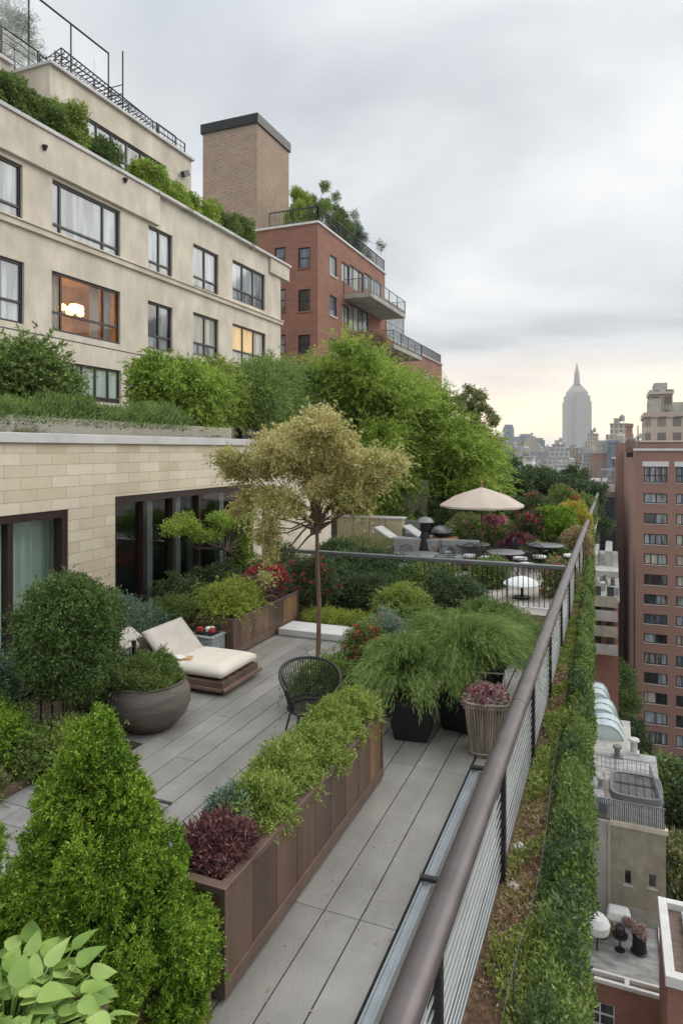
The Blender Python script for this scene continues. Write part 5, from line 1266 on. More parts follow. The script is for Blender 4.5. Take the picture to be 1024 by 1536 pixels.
for (u, y, lab) in [(600, 23.4, 'white lounger with a raised back beyond the tan cabinet wall'), (642, 24.2, 'white lounger behind the heater and barbecue')]:
    p = pY(u, 800, y); t = thing('sun_lounger', lab, 'lounger', (p.x, y, 0), R(80), 'white loungers on the middle terrace', world=False)
    MB().box(-.33, .33, -.9, .3, .28, .36).build('frame', 'wood_dark', t, bevel=.01); MB().box(-.31, .31, -.88, .3, .365, .46).build('cushion', 'garden_sofa', t, bevel=.03)
    MB().box(-.31, .31, 0, .75, 0, .09, Matrix.Translation((0, .3, .38)) @ Matrix.Rotation(R(30), 4, 'X')).build('back_cushion', 'coping', t, bevel=.03)
    for sx in (-.28, .28):
        for sy in (-.8, .6): MB().box(sx-.03, sx+.03, sy-.03, sy+.03, 0, .28).build('leg', 'wood_dark', t)
# wrought iron chairs and tables
def iron_chair():
    t = thing('iron_chair', 'x', 'chair', (0,0,0), 0, 'black iron garden chairs', world=False); b = MB()
    for k in range(9): a = -1+2*k/8; b.tube([(a*.19, .2, .45), (a*.21, .25, .86-.06*a*a)], .008, 4)
    b.tube([(-.21, .25, .80), (0, .27, .88), (.21, .25, .80)], .013, 5); b.build('backrest', 'black_metal', t)
    MB().lathe([(.01,.43),(.21,.43),(.22,.45),(.20,.49),(.01,.50)], 16).build('seat', 'canvas_white', t, smooth=True)
    for sx in (-1, 1):
        for sy in (-1, 1): MB().tube([(sx*.16, sy*.16, .44), (sx*.21, sy*.21, 0)], .012, 5).build('leg', 'black_metal', t)
        MB().tube([(sx*.21, .25, .66), (sx*.24, -.05, .66), (sx*.22, -.17, .44)], .011, 5).build('armrest', 'black_metal', t)
    return t
def iron_table():
    t = thing('iron_table', 'x', 'table', (0,0,0), 0, None, world=False)
    MB().lathe([(.01,.70),(.52,.70),(.54,.715),(.52,.73),(.01,.735)], 26).build('top', 'grey_metal', t, smooth=True)
    for k in range(4): a = k*math.pi/2+.4; MB().tube([(.1*math.cos(a), .1*math.sin(a), .7), (.12*math.cos(a), .12*math.sin(a), .35), (.4*math.cos(a), .4*math.sin(a), 0)], .015, 5).build('leg', 'black_metal', t)
    return t
c0 = iron_chair(); t0 = iron_table(); first = True
tabs = [(-5.0, 18.3, 'round pale iron table left of centre beyond the cross railing'), (-2.9, 19.6, 'round pale iron table near the parasol pole'), (-1.95, 21.5, 'round pale iron table near the long railing'), (-4.1, 20.9, 'round pale iron table in front of the parasol')]
for i, (x, y, lab) in enumerate(tabs):
    if i == 0: t0.location = (x, y, 0); t0['label'] = lab
    else: dup(t0, (x, y, 0), 0, 1, lab)
k = 0
side = ['near left', 'near right', 'far right', 'far left']
for i, (x, y, lab) in enumerate(tabs):
    for j in range(4):
        a = math.pi/4+j*math.pi/2+.3*i; p = (x+.72*math.cos(a), y+.72*math.sin(a), 0); rz_ = a-math.pi/2
        lb = 'black iron chair with pale seat, %s of the %s' % (['far right','far left','near left','near right'][j], ['leftmost pale iron table', 'iron table near the parasol pole', 'iron table near the long railing', 'iron table before the parasol'][i])
        if k == 0: c0.location = p; c0.rotation_euler.z = rz_; c0['label'] = lb
        else: dup(c0, p, rz_, 1, lb)
        k += 1
# bank of flowers behind the tables
def mbush(label, u, y, w, h, m, seed, fl=None, tufts=2600, L_=.09, W_=.035, z=0., nf=160):
    p = pY(u, 800, y); r = np.random.default_rng(seed)
    plant('shrub', label, 'shrub', (p.x, y, z), lumpy((0, 0, h*.52), (w/2, w/2.3, h*.5), 30, .2, r, low=-.8), m, tufts, 5, L_, W_, seed=seed, stem_h=h*.5, stem_r=.03, fan=.75, up=.3, extra=flowers(fl, nf, .09) if fl else None)
mbush('dark green shrub with salmon flowers near the parasol pole', 700, 25.0, 1.6, 1.1, 'lf_mid', 420, 'fl_pink')
mbush('green shrub with a few pale roses right of the parasol pole', 745, 24.5, 1.6, 1.1, 'lf_mid', 421, 'fl_pink', nf=110)
mbush('tall red leaved shrub at the back of the flower bank', 800, 26.5, 1.7, 2.0, 'lf_dark', 422, 'fl_red', nf=150)
mbush('magenta flowering mound in front of the flower bank', 780, 22.4, 1.1, .75, 'lf_purple', 423, 'fl_magenta', nf=260)
mbush('crimson azalea in the middle of the flower bank', 802, 24.0, 1.1, 1.5, 'lf_dark', 424, 'fl_red', nf=320)
mbush('bright yellow green rounded shrub in the flower bank by the railing', 832, 24.4, 1.6, 1.7, 'lf_conifer', 425, tufts=4500)
mbush('yellow flowering shrub pressed against the long railing', 856, 26.5, 1.2, 1.7, 'fl_yellow', 426, 'fl_red', nf=80)
mbush('green shrub with pink flowers above the yellow green one', 845, 29, 1.8, 2.1, 'lf_mid', 427, 'fl_red', nf=100)
mbush('low orange tinted shrub by the long railing', 862, 23.4, .6, .9, 'lf_sedum', 428)
mbush('low green shrub at the foot of the flower bank by the tables', 815, 21.9, 1.4, .5, 'lf_mid', 429)
mbush('dark shrub to the right of the barbecue', 690, 27, 2.4, 1.6, 'lf_dark', 430, tufts=3400)
mbush('dark shrub in the shade between heater and trees', 650, 28, 2.6, 1.8, 'lf_dark', 431, tufts=3400)
mbush('low clipped hedge before the tan cabinet wall', 545, 21.5, 2.2, .6, 'lf_grass', 432, tufts=3000, L_=.06, W_=.02)
mbush('dark low hedge against the end of the stone building', 505, 19, 1.1, .7, 'lf_dark', 433, tufts=2600)
mbush('row of dark shrubs just beyond the glass railing panel', 560, 17.2, 2.6, .9, 'lf_dark', 434, tufts=3800, L_=.07)
mbush('mid green shrub just beyond the pickets of the cross railing', 640, 16.8, 1.6, .62, 'lf_mid', 435, tufts=3200, L_=.06)
mbush('low potted shrub beyond the pickets left of the white domed top', 735, 18.1, .8, .6, 'lf_mid', 436, tufts=1800, L_=.06)
mbush('flowering shrub at the corner of both railings', 838, 17.5, .6, .8, 'lf_grass', 437, 'fl_pink', tufts=1800, L_=.06, nf=50)
# terracotta pots row and small pink parasol-like rose tree
p = pY(742, 815, 23.2); RT = plant('rose_tree', 'small standard rose tree with a flat salmon pink head by the parasol', 'rose tree', (p.x, 23.2, 0), [(r_.normal()*.16, r_.normal()*.16, 1.25+r_.normal()*.04, .10, .10, .06) for _ in range(12)], 'fl_pink', 700, 5, .07, .05, seed=440, stem_h=1.1, stem_r=.03)
# ================= big trees beyond =================
def big_tree(name, label, cpos, blobs, m, tufts, L_, W_, seed, stem='bark', r0=.16, **kw):
    rs = np.random.default_rng(seed); t = thing(name, label, 'tree', cpos, 0, 'trees beyond the middle terrace', world=False)
    sp = kw.pop('spray', 0); A = crown(blobs, tufts, 6, L_, W_, rs, **kw)
    if sp: A = np.concatenate([A, sprays(blobs, int(sp*tufts*6/22), 22, 1.25, L_*.85, W_*.8, rs, up=.5, droop=.35)])
    quads('crown', A, m, t); b = MB(); B = np.array(blobs); c = B[:,:3].mean(0); h = c[2]*.62
    b.tube([(0,0,-.1),(.05,.03,h*.5),(c[0]*.2,c[1]*.2,h)], [r0, r0*.8, r0*.62], 8)
    o = sorted(blobs, key=lambda q: rs.random())[:max(14, len(blobs)//3)]
    for q in o:
        e = Vector(q[:3]); s = Vector((c[0]*.2*.9, c[1]*.2*.9, h*rs.uniform(.75, 1.0))); mid = s.lerp(e, .5)+Vector((rs.normal()*.15, rs.normal()*.15, -.12))
        b.tube([s, mid, e], [r0*.42, r0*.24, r0*.07], 5, caps=False)
    b.build('trunk', stem, t, smooth=True); return t
def tree_from(label, u, y, sights, dy, m, tufts, L_, W_, seed, name='tree', stem='bark', r0=.16, fl=.75, jit=1., k=2, **kw):
    """sights: (u, v, radius m) of the crown's lumps as measured across the tree's own plane"""
    rs = np.random.default_rng(seed); base = pY(u, 800, y); bl = []
    for (uu, v, r) in sights:
        for _ in range(k*3):
            yy = y+rs.uniform(-dy, dy); p = pY(uu, v, y); q = r*rs.uniform(.3, .62)
            bl.append((p.x-base.x+rs.normal()*r*.55*jit, yy-y, p.z+rs.normal()*r*.5*jit, q*1.25, q*1.1, q*fl))
    return big_tree(name, label, (base.x, y, 0), bl, m, tufts, L_, W_, seed, stem, r0, **kw)
S1 = [(450,600,.9),(480,570,.9),(520,540,.7),(500,600,1.),(540,580,1.),(570,560,.9),(470,640,.9),(520,640,1.),(560,620,1.),(590,590,.9),(535,528,.4),(555,535,.5),(450,560,.5),(590,640,.9),(500,680,.8),(560,680,.9),(600,700,.8),(540,720,.8),(590,740,.7),(480,700,.6),(575,760,.6)]
S1 = [(a_, b_+14, c_*.9) for a_, b_, c_ in S1]
tree_from('big bright green feathery tree behind the tan tree, left of its partner', 530, 27., S1, 2.2, 'lf_bright', 14000, .20, .045, 500, spray=1.3, fan=.5, up=.5, depth=.85, droop=.05, ext=1.2)
S2 = [(610,560,.5),(630,575,.7),(620,610,.9),(650,600,.8),(660,640,.9),(690,630,.7),(640,660,.9),(700,660,.8),(680,690,.9),(720,690,.7),(650,710,.9),(700,720,.7),(725,660,.6),(620,680,.8),(735,700,.4),(640,750,.7),(600,640,.8),(690,750,.6)]
S2 = [(a_, b_+18, c_*.9) for a_, b_, c_ in S2]
tree_from('big bright green feathery tree right of centre with layered branches', 650, 29.5, S2, 2.3, 'lf_bright', 12500, .21, .048, 501, spray=1.3, fan=.5, up=.45, depth=.85, droop=.05, ext=1.2)
S3 = [(690,598,.22),(705,588,.2),(700,610,.25),(720,595,.2),(712,620,.3),(728,612,.2),(715,640,.4),(735,630,.25),(725,660,.4),(738,668,.3),(700,650,.4),(715,690,.5),(700,680,.5)]
tree_from('airy olive tree with thin bare tipped branches standing out against the sky', 708, 31, S3, .9, 'lf_grass', 3600, .15, .05, 502, r0=.1, fan=.9, up=.3, depth=.9, k=2)
S4 = [(430,560,.6),(410,580,.6),(440,600,.7),(400,620,.6),(430,640,.7),(390,600,.5),(450,640,.7),(410,660,.6)]
tree_from('softer green tree between the cream building and the big bright trees', 425, 24., S4, 1.2, 'lf_feather', 7000, .13, .032, 503, spray=1., fan=.7, up=.3, depth=.6)
for i, (u, y, sg, lab) in enumerate([
    (760, 38., [(745,720,.8),(765,705,.7),(785,715,.8),(760,740,1.),(790,745,1.),(740,745,.8),(775,765,1.),(745,775,1.)], 'dark green tree directly above the cream parasol'),
    (815, 41., [(800,715,.8),(820,708,.7),(835,722,.8),(810,740,1.),(835,748,1.),(800,765,1.),(825,770,1.)], 'dark green tree in the middle of the far row'),
    (865, 44., [(855,718,.7),(872,712,.6),(885,728,.6),(862,740,.9),(882,750,.7),(850,765,1.),(872,770,.8)], 'dark green tree at the right end of the far row by the railing'),
    (850, 34., [(840,770,.6),(860,775,.6),(875,765,.5),(850,790,.7),(868,790,.5)], 'lighter green small tree in front of the far row by the railing'),
    (720, 33., [(690,770,.9),(715,765,.8),(740,775,.8),(700,790,.8),(730,795,.8),(675,785,.8)], 'dark green tree behind the parasol pole'),
    (640, 30., [(600,765,.8),(625,775,.8),(650,770,.8),(670,765,.7),(580,755,.7),(560,770,.6)], 'shady tree above the loungers and barbecue')]):
    if i < 3: sg = [(a_, b_+13, c_) for a_, b_, c_ in sg]
    tree_from(lab, u, y, sg, 1.5, 'lf_dark' if i not in (3,) else 'lf_mid', 6500 if i != 3 else 4000, .17, .07, 510+i, r0=.14, fan=.8, up=.3, depth=.6, k=3)
# ================= city ground =================
b = MB().quad((-3900, -290, GZ), (3900, -290, GZ), (3900, 3150, GZ), (-3900, 3150, GZ)); struct(b.build('ground', 'ground_city'))
b = MB().box(6, 16, -60, 900, GZ+.004, GZ+.01); struct(b.build('street', 'asphalt'))
b = MB().box(3.2, 6, -60, 100, GZ+.004, GZ+.14).box(16, 19, -60, 100, GZ+.004, GZ+.14); struct(b.build('pavement', 'coping'))

# ================= tall brown apartment block at right =================
YB = 106.; cpt = pY(952, 675, YB); BX = cpt.x; zT = 3.55
BR = thing('apartment_block', 'tall reddish brown brick apartment block with rows of windows at the right edge', 'building', (BX+8, YB, GZ))
rows = [(700, 24), (740, 15), (770, 16), (801, 16), (831, 16), (862, 16), (892, 15), (921.5, 15), (951, 14), (980, 17), (1009.5, 17), (1039, 17), (1068.5, 18), (1098, 18), (1128, 17), (1158, 17), (1188, 17), (1218, 17)]
xc = [pY(965, 700, YB).x, pY(1000, 700, YB).x]; cw = xc[1]-xc[0]; step = pY(1013, 700, YB).x-xc[0]
ops = []
for (v, h) in rows:
    z1 = pY(982, v, YB).z; z0 = pY(982, v+h, YB).z
    for k in range(4): ops.append((xc[0]+k*step, xc[0]+k*step+cw, z0, z1))
XE = BX+24
wall('Y', YB, BX, XE, GZ, zT, ops, depth=.3).build('front_wall', 'brown_brick', BR)
q1 = pD(935, 675, 124)
b = MB(); b.quad((BX, YB, GZ), (q1.x, q1.y, GZ), (q1.x, q1.y, zT), (BX, YB, zT)); b.build('side_wall', 'brown_brick', BR); b = MB(); b.quad((q1.x, q1.y, GZ), (XE, q1.y+8, GZ), (XE, q1.y+8, zT), (q1.x, q1.y, zT)).quad((XE, YB, GZ), (XE, q1.y+8, GZ), (XE, q1.y+8, zT), (XE, YB, zT))
b.build('rear_wall', 'brown_brick', BR)
b = MB(); b.v = [(BX+.4, YB+.4, zT-1), (XE-.1, YB+.4, zT-1), (XE-.1, q1.y+7.8, zT-1), (q1.x+.4, q1.y-.2, zT-1)]; b.f = [(0,1,2,3)]; b.build('roof', 'roof_pale', BR)
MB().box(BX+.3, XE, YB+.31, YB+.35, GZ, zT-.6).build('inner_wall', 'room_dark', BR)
MB().box(BX-.25, XE+.2, YB-.2, YB+.35, zT+.002, zT+.35).build('coping', 'white_trim', BR)
wd = random.Random(9); pp = ['pane_cream','pane_pale','pane_mid','pane_dark','pane_dark','pane_mid','pane_pale','pane_blue']
for i, o in enumerate(ops[:99]):
    r = wd.random(); kind = [(.25,.5,.75), (.52,), (.3,.6)][wd.randrange(3)] if i >= 4 else (.25,.5,.75)
    n_p = [pp[wd.randrange(8)] for _ in range(len(kind)+1)] if i >= 4 else ['pane_cream']
    if len(kind) > 1 and wd.random() < .5: q_ = pp[wd.randrange(8)]; n_p = [q_]*(len(kind))+[pp[wd.randrange(8)]]
    window(BR, 'Y', YB, *o, vs=kind, hs=(.45,) if i < 4 else (), pane=n_p, fw=.12, mull=.14, d=.22, sill='coping')
b = MB()
for k in range(4): o = ops[k]; b.box(o[0]-.2, o[1]+.2, YB-.10, YB-.002, o[3]+.02, o[3]+.75)
b.build('lintel', 'white_trim', BR)
MB().box(q1.x-1.4, q1.x+5, q1.y+.5, q1.y+14, GZ, zT+1.4).build('rear_wing', 'brown_brick', BR)
p0, p1 = pY(947, 660, YB+9), pY(1050, 660, YB+9)
MB().box(p0.x, p1.x, YB+9, YB+16, zT-1, pY(990, 663, YB+9).z).build('roof_house', 'brown_brick', BR)
MB().box(p0.x-.2, p1.x+.2, YB+8.8, YB+16.2, pY(990, 663, YB+9).z+.002, pY(990, 663, YB+9).z+.25).build('roof_house_coping', 'stucco_trim', BR)
railing('roof_railing', 'pale railing on the roof house of the tall brown block', [(p0.x-.4, YB+6.5, zT-.4), (p1.x, YB+6.5, zT-.4)], 1.2, step=.5, m='wicker', top=.06, bar=.04)
p = pY(956, 650, YB+4)
t = thing('roof_pole', 'thin pole standing on the left roof corner of the tall brown block', 'pole', (p.x, YB+4, zT-1)); MB().tube([(p.x, YB+4, zT-1), (p.x, YB+4, pY(956, 638, YB+4).z)], .09, 6).build('shaft', 'grey_metal', t)
p = pY(946, 650, YB+5)
t = thing('water_tank', 'dark boxy tank on the left roof corner of the tall brown block', 'tank', (p.x, YB+5, zT-1)); MB().lathe([(.9,0),(.9,1.6),(.5,2.1),(.02,2.3)], 12, (p.x, YB+5.4, zT-.2)).build('tank', 'wood_dark', t, smooth=True); MB().box(p.x-.7, p.x+.7, YB+4.8, YB+6, zT-1, zT-.25).build('stand', 'black_metal', t)
# towers rising behind it
def tower(name, label, u0, u1, vt, y, m, depth=14, top=None, group=None, z0=GZ, capm=None):
    a, c_ = pY(u0, vt, y), pY(u1, vt, y); z1 = (a.z+c_.z)/2
    t = thing(name, label, 'building', ((a.x+c_.x)/2, y, z0), 0, group)
    MB().box(a.x, c_.x, y, y+depth, z0, z1).build('body', m, t)
    MB().box(a.x-.3, c_.x+.3, y-.3, y+depth+.3, z1+.01, z1+1.1).build('cornice', capm or m, t)
    if top:
        for (f0, f1, h) in top: MB().box(a.x+(c_.x-a.x)*f0, a.x+(c_.x-a.x)*f1, y+depth*.2, y+depth*.8, z1+1.12, z1+1.1+h).build('roof_house', 'stucco_grey', t)
    return t
tower('apartment_tower', 'wide tan tower with dark window grid rising behind the tall brown block', 967, 1040, 626, 150., 'f_tan', 18, [(.1, .35, 3.), (.6, .9, 2.2)])
tower('apartment_tower', 'narrow tan glass topped tower, highest at the right edge', 975, 1008, 591, 185., 'f_tan', 16, [(.2, .8, 2.)])
tower('office_tower', 'small purple grey tower just left of the tan towers', 939, 948, 640, 260., 'f_red', 12)
tower('office_tower', 'blue grey square tower standing at the left side of the brown block', 910, 926, 664, 330., 'f_blue', 18)
tower('narrow_tower', 'slender grey brick tower right beside the brown block', 918, 929.5, 695, 165., 'f_grey', 30)
tower('glass_building', 'dark blue green glass building between the long railing and the brown block', 899, 919, 746, 135., 'f_glassy', 30, [(.1, .5, 1.6)], capm='f_red')
tower('mid_rise', 'mottled grey mid rise directly beyond the end of the long railing', 880, 899, 762, 118., 'f_grey', 20, [(.2, .6, 1.8)])
tower('mid_rise', 'pale low building with a cluttered flat roof below the glass building', 868, 923, 868, 92., 'f_grey', 18, [(.25, .5, 1.5), (.7, .9, 2.)], capm='stucco_grey')
# terraced building nearer
p0, p1 = pY(870, 900, 78.), pY(927, 900, 78.)
TB = thing('terraced_building', 'pale terraced building with balconies seen between the greenery and the brown block', 'building', (p0.x, 78, GZ))
MB().box(-5, p1.x, 78, 92, GZ, p0.z).build('body', 'red_plain', TB)
for k, v in enumerate((904, 925, 948, 975)):
    z = pY(900, v, 77.).z
    MB().box(-5, p1.x-.1, 76.2, 77.98, z-.25, z).build('balcony_slab', 'stucco_trim', TB); MB().box(-5, p1.x-.1, 76.1, 76.19, z-.1, z+.9).build('balustrade', 'stucco_grey' if k % 2 else 'stucco_olive', TB)
    b = MB(); x = -4.6
    while x < p1.x-.8: b.box(x, x+.7, 77.9, 77.99, z+.1, z+1.6); x += 1.3
    b.build('window', 'pane_dark', TB)
MB().box(-5, p1.x+.1, 77.8, 92, p0.z+.002, p0.z+.3).build('roof', 'roof_felt', TB)
rr = random.Random(12)
for i in range(9):
    x, y = rr.uniform(-2.8, p1.x-.6), rr.uniform(79.5, 91)
    b = MB().box(x, x+rr.uniform(.4, 1.), y, y+rr.uniform(.5, 1.2), p0.z+.3, p0.z+rr.uniform(.7, 1.5)).lathe([(.2, .3), (.2, 1.4), (.1, 1.5)], 8, (x+.2, y-.6, p0.z))
    tag(b.build('roof_unit', ['galv','stucco_grey','wood_dark'][i % 3]), 'small mechanical box on the cluttered pale roof beyond the greenery', 'roof unit', 'boxes on the pale cluttered roof')

# ================= low roofs at lower right =================
zA = -26.8; a0 = pZ(875, 1462, zA); a1 = pZ(1000, 1503, zA); ab = pZ(940, 1384, zA); YA = (a0.y+a1.y)/2-.1; YAb = ab.y
LA = thing('low_brick_building', 'low brick building with a grey flat roof and white parapet at the lower right', 'building', (0, YA, GZ))
wA = []
for k, (u0, u1) in enumerate([(878, 922)]):
    p, q = pY(880, 1498, YA), pY(921, 1545, YA); wA.append((p.x, q.x, q.z, p.z))
wall('Y', YA, -4.9, a1.x, GZ, zA, wA, depth=.2).build('front_wall', 'red_brick', LA)
for o in wA: window(LA, 'Y', YA, *o, vs=(.47,), hs=(.5,), pane='pane_dark', fm='white_trim', fw=.06, mull=.08)
MB().box(-4.9, a1.x, YA+.2, YAb, GZ, zA-.02).build('body', 'red_plain', LA)
MB().box(-4.9, a1.x-.2, YA+.5, YAb, zA-.018, zA).build('roof', 'roof_pale', LA)
b = MB().box(-4.9, a1.x+.0, YA-.08, YA+.12, zA+.002, zA+.22).box(-4.9, a1.x, YA+.55, YA+.72, zA+.002, zA+.22)
for x in (-1.6, a1.x-.25, (a0.x+a1.x)/2): b.box(x, x+.25, YA+.125, YA+.545, zA+.002, zA+.22)
b.build('parapet', 'white_trim', LA, bevel=.02)
b = MB(); b.box(a1.x-.16, a1.x+.0, YA+.75, YAb, zA+.002, zA+.22).build('side_parapet', 'white_trim', LA)
zC = -20.4; cl = pD(888, 1235, 43.2); YCc = YAb+.05
c_r = pY(998, 1250, YCc)
LC = thing('rendered_building', 'small olive rendered building with two small windows below the grey fence', 'building', (0, YCc, GZ))
wC = []
for (u0, u1, v0, v1) in ((935, 947, 1306, 1326), (971, 985, 1313, 1331)):
    p, q = pY(u0, v1, YCc), pY(u1, v0, YCc); wC.append((p.x, q.x, p.z, q.z))
xs = pY(914, 1300, YCc).x
wall('Y', YCc, xs, c_r.x, GZ, zC-.3, wC, depth=.18).quad((c_r.x, YCc, GZ), (c_r.x, YCc+11, GZ), (c_r.x, YCc+11, zC-.3), (c_r.x, YCc, zC-.3)).build('front_wall', 'stucco_olive', LC)
MB().box(-4.9, xs-.01, YCc-.1, YCc+.1, GZ, zC-.1).box(xs-.12, xs+.04, YCc-.22, YCc-.101, GZ, zC-.2).build('side_bay', 'stucco_grey', LC)
for o in wC: window(LC, 'Y', YCc, *o, pane='pane_dark', fm='stucco_grey', fw=.06, sill='coping')
p = pY(922, 1355, YCc); MB().box(p.x, c_r.x-.4, YCc-.03, YCc-.002, p.z-1.2, p.z).build('door_panel', 'stucco_grey', LC)
MB().box(xs, c_r.x+.12, YCc-.12, YCc+.2, zC-.298, zC+.02).build('cornice', 'stucco_trim', LC, bevel=.02)
MB().box(-4.9, c_r.x, YCc+.25, YCc+11, zC-.5, zC).build('roof', 'roof_pale', LC)
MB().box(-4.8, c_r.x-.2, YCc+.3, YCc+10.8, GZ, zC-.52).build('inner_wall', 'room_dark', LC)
FN = thing('roof_fence', 'weathered grey vertical board fence around the roof with the oval skylight', 'fence', (c_r.x, YCc+.1, zC))
b = MB(); x = -4.8
while x < c_r.x-.05: b.box(x, x+.085, YCc+.0, YCc+.03, zC+.025, zC+1.25+rr.uniform(-.02, .02)); x += .11
b.build('boards', mat('fence_grey', (.13,.135,.135), .8, ns=6, na=.35, bump=.3, bs=30, stretch=(1,1,.2), island=.35).name, FN)
MB().box(-4.8, c_r.x, YCc-.03, YCc+.06, zC+1.28, zC+1.34).build('rail', 'grey_metal', FN)
railing('roof_railing', 'thin railing at the back of the pale roof with the oval skylight', [(-4.5, YCc+7.4, zC), (c_r.x-.6, YCc+7.4, zC)], .95, step=.3, bar=.015, top=.025, m='grey_metal')
railing('roof_railing', 'thin railing along the right edge of the pale roof with the oval skylight', [(c_r.x-.1, YCc+1.5, zC), (c_r.x-.6, YCc+7.3, zC)], .95, step=.3, bar=.015, top=.025, m='galv')
# oval skylight
p = pZ(953, 1180, zC+.3); SK = thing('skylight', 'dark oval framed skylight on the pale roof at the right', 'skylight', (p.x, p.y, zC), 0, None, world=False)
def sup(rx, ry, z, n=32, e=.42): return [(rx*math.copysign(abs(math.cos(a))**e, math.cos(a)), ry*math.copysign(abs(math.sin(a))**e, math.sin(a)), z) for a in np.linspace(0, 2*math.pi, n, endpoint=False)]
b = MB(); r1 = sup(1.75, 1.9, 0); r2 = sup(1.7, 1.85, .42); r3 = sup(1.5, 1.65, .42); b.v = r1+r2+r3
for k in range(32): q = (k+1) % 32; b.f += [(k, q, q+32, k+32), (k+32, q+32, q+64, k+64)]
b.build('frame', 'grey_metal', SK, smooth=True)
b = MB(); b.v = sup(1.5, 1.65, .40); b.f = [tuple(range(32))]; b.build('glass', 'pane_dark', SK)
b = MB(); 
for k in range(-2, 3): b.tube([(k*.5, -1.5, .45), (k*.5, 1.5, .45)], .03, 4)
b.tube([(-1.4, 0, .45), (1.4, 0, .45)], .03, 4); b.build('glazing_bars', 'black_metal', SK)
# vaulted glasshouse steps
GH = thing('glasshouse', 'stepped pale glazed vaults beyond the pale roof at the right', 'glasshouse', (0, 58, zC))
for i, (u0, u1, vt, vb, d) in enumerate([(872, 917, 1040, 1078, 63.), (874, 929, 1064, 1096, 60.), (874, 940, 1088, 1122, 57.)]):
    pt = pD((u0+u1)/2, vt, d); pl, pr = pD(u0, vb, d), pD(u1, vb, d); b = MB(); n = 12; base = []
    zb = pl.z; H_ = pt.z-zb; xc_ = (pl.x+pr.x)/2; rw = (pr.x-pl.x)/2; L_ = 3.2
    for j in range(2):
        for k in range(n+1):
            a = math.pi*k/n; b.v.append((xc_+rw*math.copysign(abs(math.cos(a))**.75, math.cos(a)), pt.y+L_*j, zb-3+(H_+3)*abs(math.sin(a))**.6))
    for k in range(n): b.f.append((k, k+1, k+n+2, k+n+1))
    b.f.append(tuple(range(n+1))); b.build('vault', 'dome_panel', GH, smooth=True)
    b = MB()
    for fy_ in (0, .5, 1):
        b.tube([(xc_+rw*1.01*math.copysign(abs(math.cos(a))**.75, math.cos(a)), pt.y-.02+L_*fy_, zb-3+(H_+3.03)*abs(math.sin(a))**.6) for a in np.linspace(.05, math.pi-.05, 16)], .05, 4)
    b.build('glazing_bars', 'galv', GH)
MB().box(-4.9, pr.x+.3, YCc+11.1, 66, GZ, zC-.6).build('base', 'stucco_grey', GH)
for i, (u, v, lab) in enumerate([(900, 1180, 'short round vent pipe left of the oval skylight'), (925, 1135, 'grey vent cowl behind the oval skylight'), (950, 1128, 'squat metal vent near the back railing of the pale roof'), (905, 1215, 'small vent at the front edge of the pale roof')]):
    p = pZ(u, v, zC); r0_ = .16+.05*i; h_ = .5+.2*(i % 3)
    tag(MB().lathe([(r0_,0),(r0_,h_),(r0_*1.7,h_+.02),(r0_*1.5,h_+.16),(.02,h_+.22)], 12, p).box(p.x-.4, p.x+.4, p.y-.4, p.y+.4, zC+.002, zC+.05).build('roof_vent', ['galv','grey_metal','coping','galv'][i]), lab, 'roof vent', 'vents on the pale roof')
pa_, pb_ = pZ(905, 1160, zC), pZ(900, 1230, zC)
tag(MB().tube([(pa_.x, pa_.y, zC+.12), (pa_.x+.2, (pa_.y+pb_.y)/2, zC+.12), (pb_.x+.3, pb_.y+.3, zC+.12)], .06, 6).build('roof_pipe', 'copper'), 'thin rusty pipe lying along the pale roof left of the skylight', 'pipe')
# furniture on the grey roof A
def on(u, v): return pZ(u, v, zA)
p = on(895, 1425); t = thing('patio_umbrella', 'closed white patio umbrella nearest the greenery on the grey roof', 'umbrella', p, 0, 'white umbrellas on the grey roof', world=False)
MB().tube([(0,0,0),(0,0,2.2)], .05, 7).build('pole', 'black_metal', t); MB().lathe([(.02,2.15),(.5,2.05),(.75,1.7),(.7,1.25),(.68,1.2),(.02,1.5)], 12).build('canopy', 'canvas_white', t, smooth=True)
p = on(927, 1400); t = thing('patio_umbrella', 'white square patio umbrella in the middle of the grey roof', 'umbrella', p, 0, 'white umbrellas on the grey roof', world=False)
MB().tube([(0,0,0),(0,0,1.4)], .05, 7).build('pole', 'black_metal', t); MB().frustum(-.75, .75, -.6, .6, 1.0, 1.55, .18).build('canopy', 'canvas_white', t, bevel=.12)
p = on(929, 1425); t = thing('cafe_table', 'small round black table and stem on the grey roof', 'table', p, 0, None, world=False)
MB().lathe([(.02,.85),(.45,.85),(.47,.92),(.02,.93)], 14).build('top', 'black_metal', t); MB().tube([(0,0,0),(0,0,.86)], .05, 7).lathe([(.02,0),(.3,0),(.3,.04),(.02,.05)], 12).build('stand', 'black_metal', t)
MB().lathe([(.25,.93),(.3,1.0),(.28,1.4),(.02,1.45)], 12).build('basket', 'rattan', t)
p = on(958, 1428); t = thing('planter_tub', 'dark round tub topped with pinkish white flowers on the grey roof', 'planter', p, 0, None, world=False)
MB().lathe([(.42,0),(.5,.05),(.4,.1),(.38,.9),(.44,1.05),(.02,1.0)], 16).build('tub', 'black_plastic', t, smooth=True)
rs = np.random.default_rng(601); quads('flowers', crown([(0,0,1.25,.4,.4,.25),(-.4,.2,1.4,.28,.28,.2),(-.7,.3,1.4,.25,.25,.2)], 500, 5, .1, .08, rs), 'fl_mauve', t)
p = on(903, 1405); t = thing('planter_tub', 'small pot with trailing orange plant against the grey bay', 'planter', p+Vector((0, 0, 0)), 0, None, world=False)
MB().lathe([(.3,0),(.4,.5),(.02,.5)], 10).build('pot', 'bark_warm', t); quads('plant', crown([(0,0,.7,.5,.4,.3)], 300, 5, .14, .06, rs), 'lf_sedum', t)
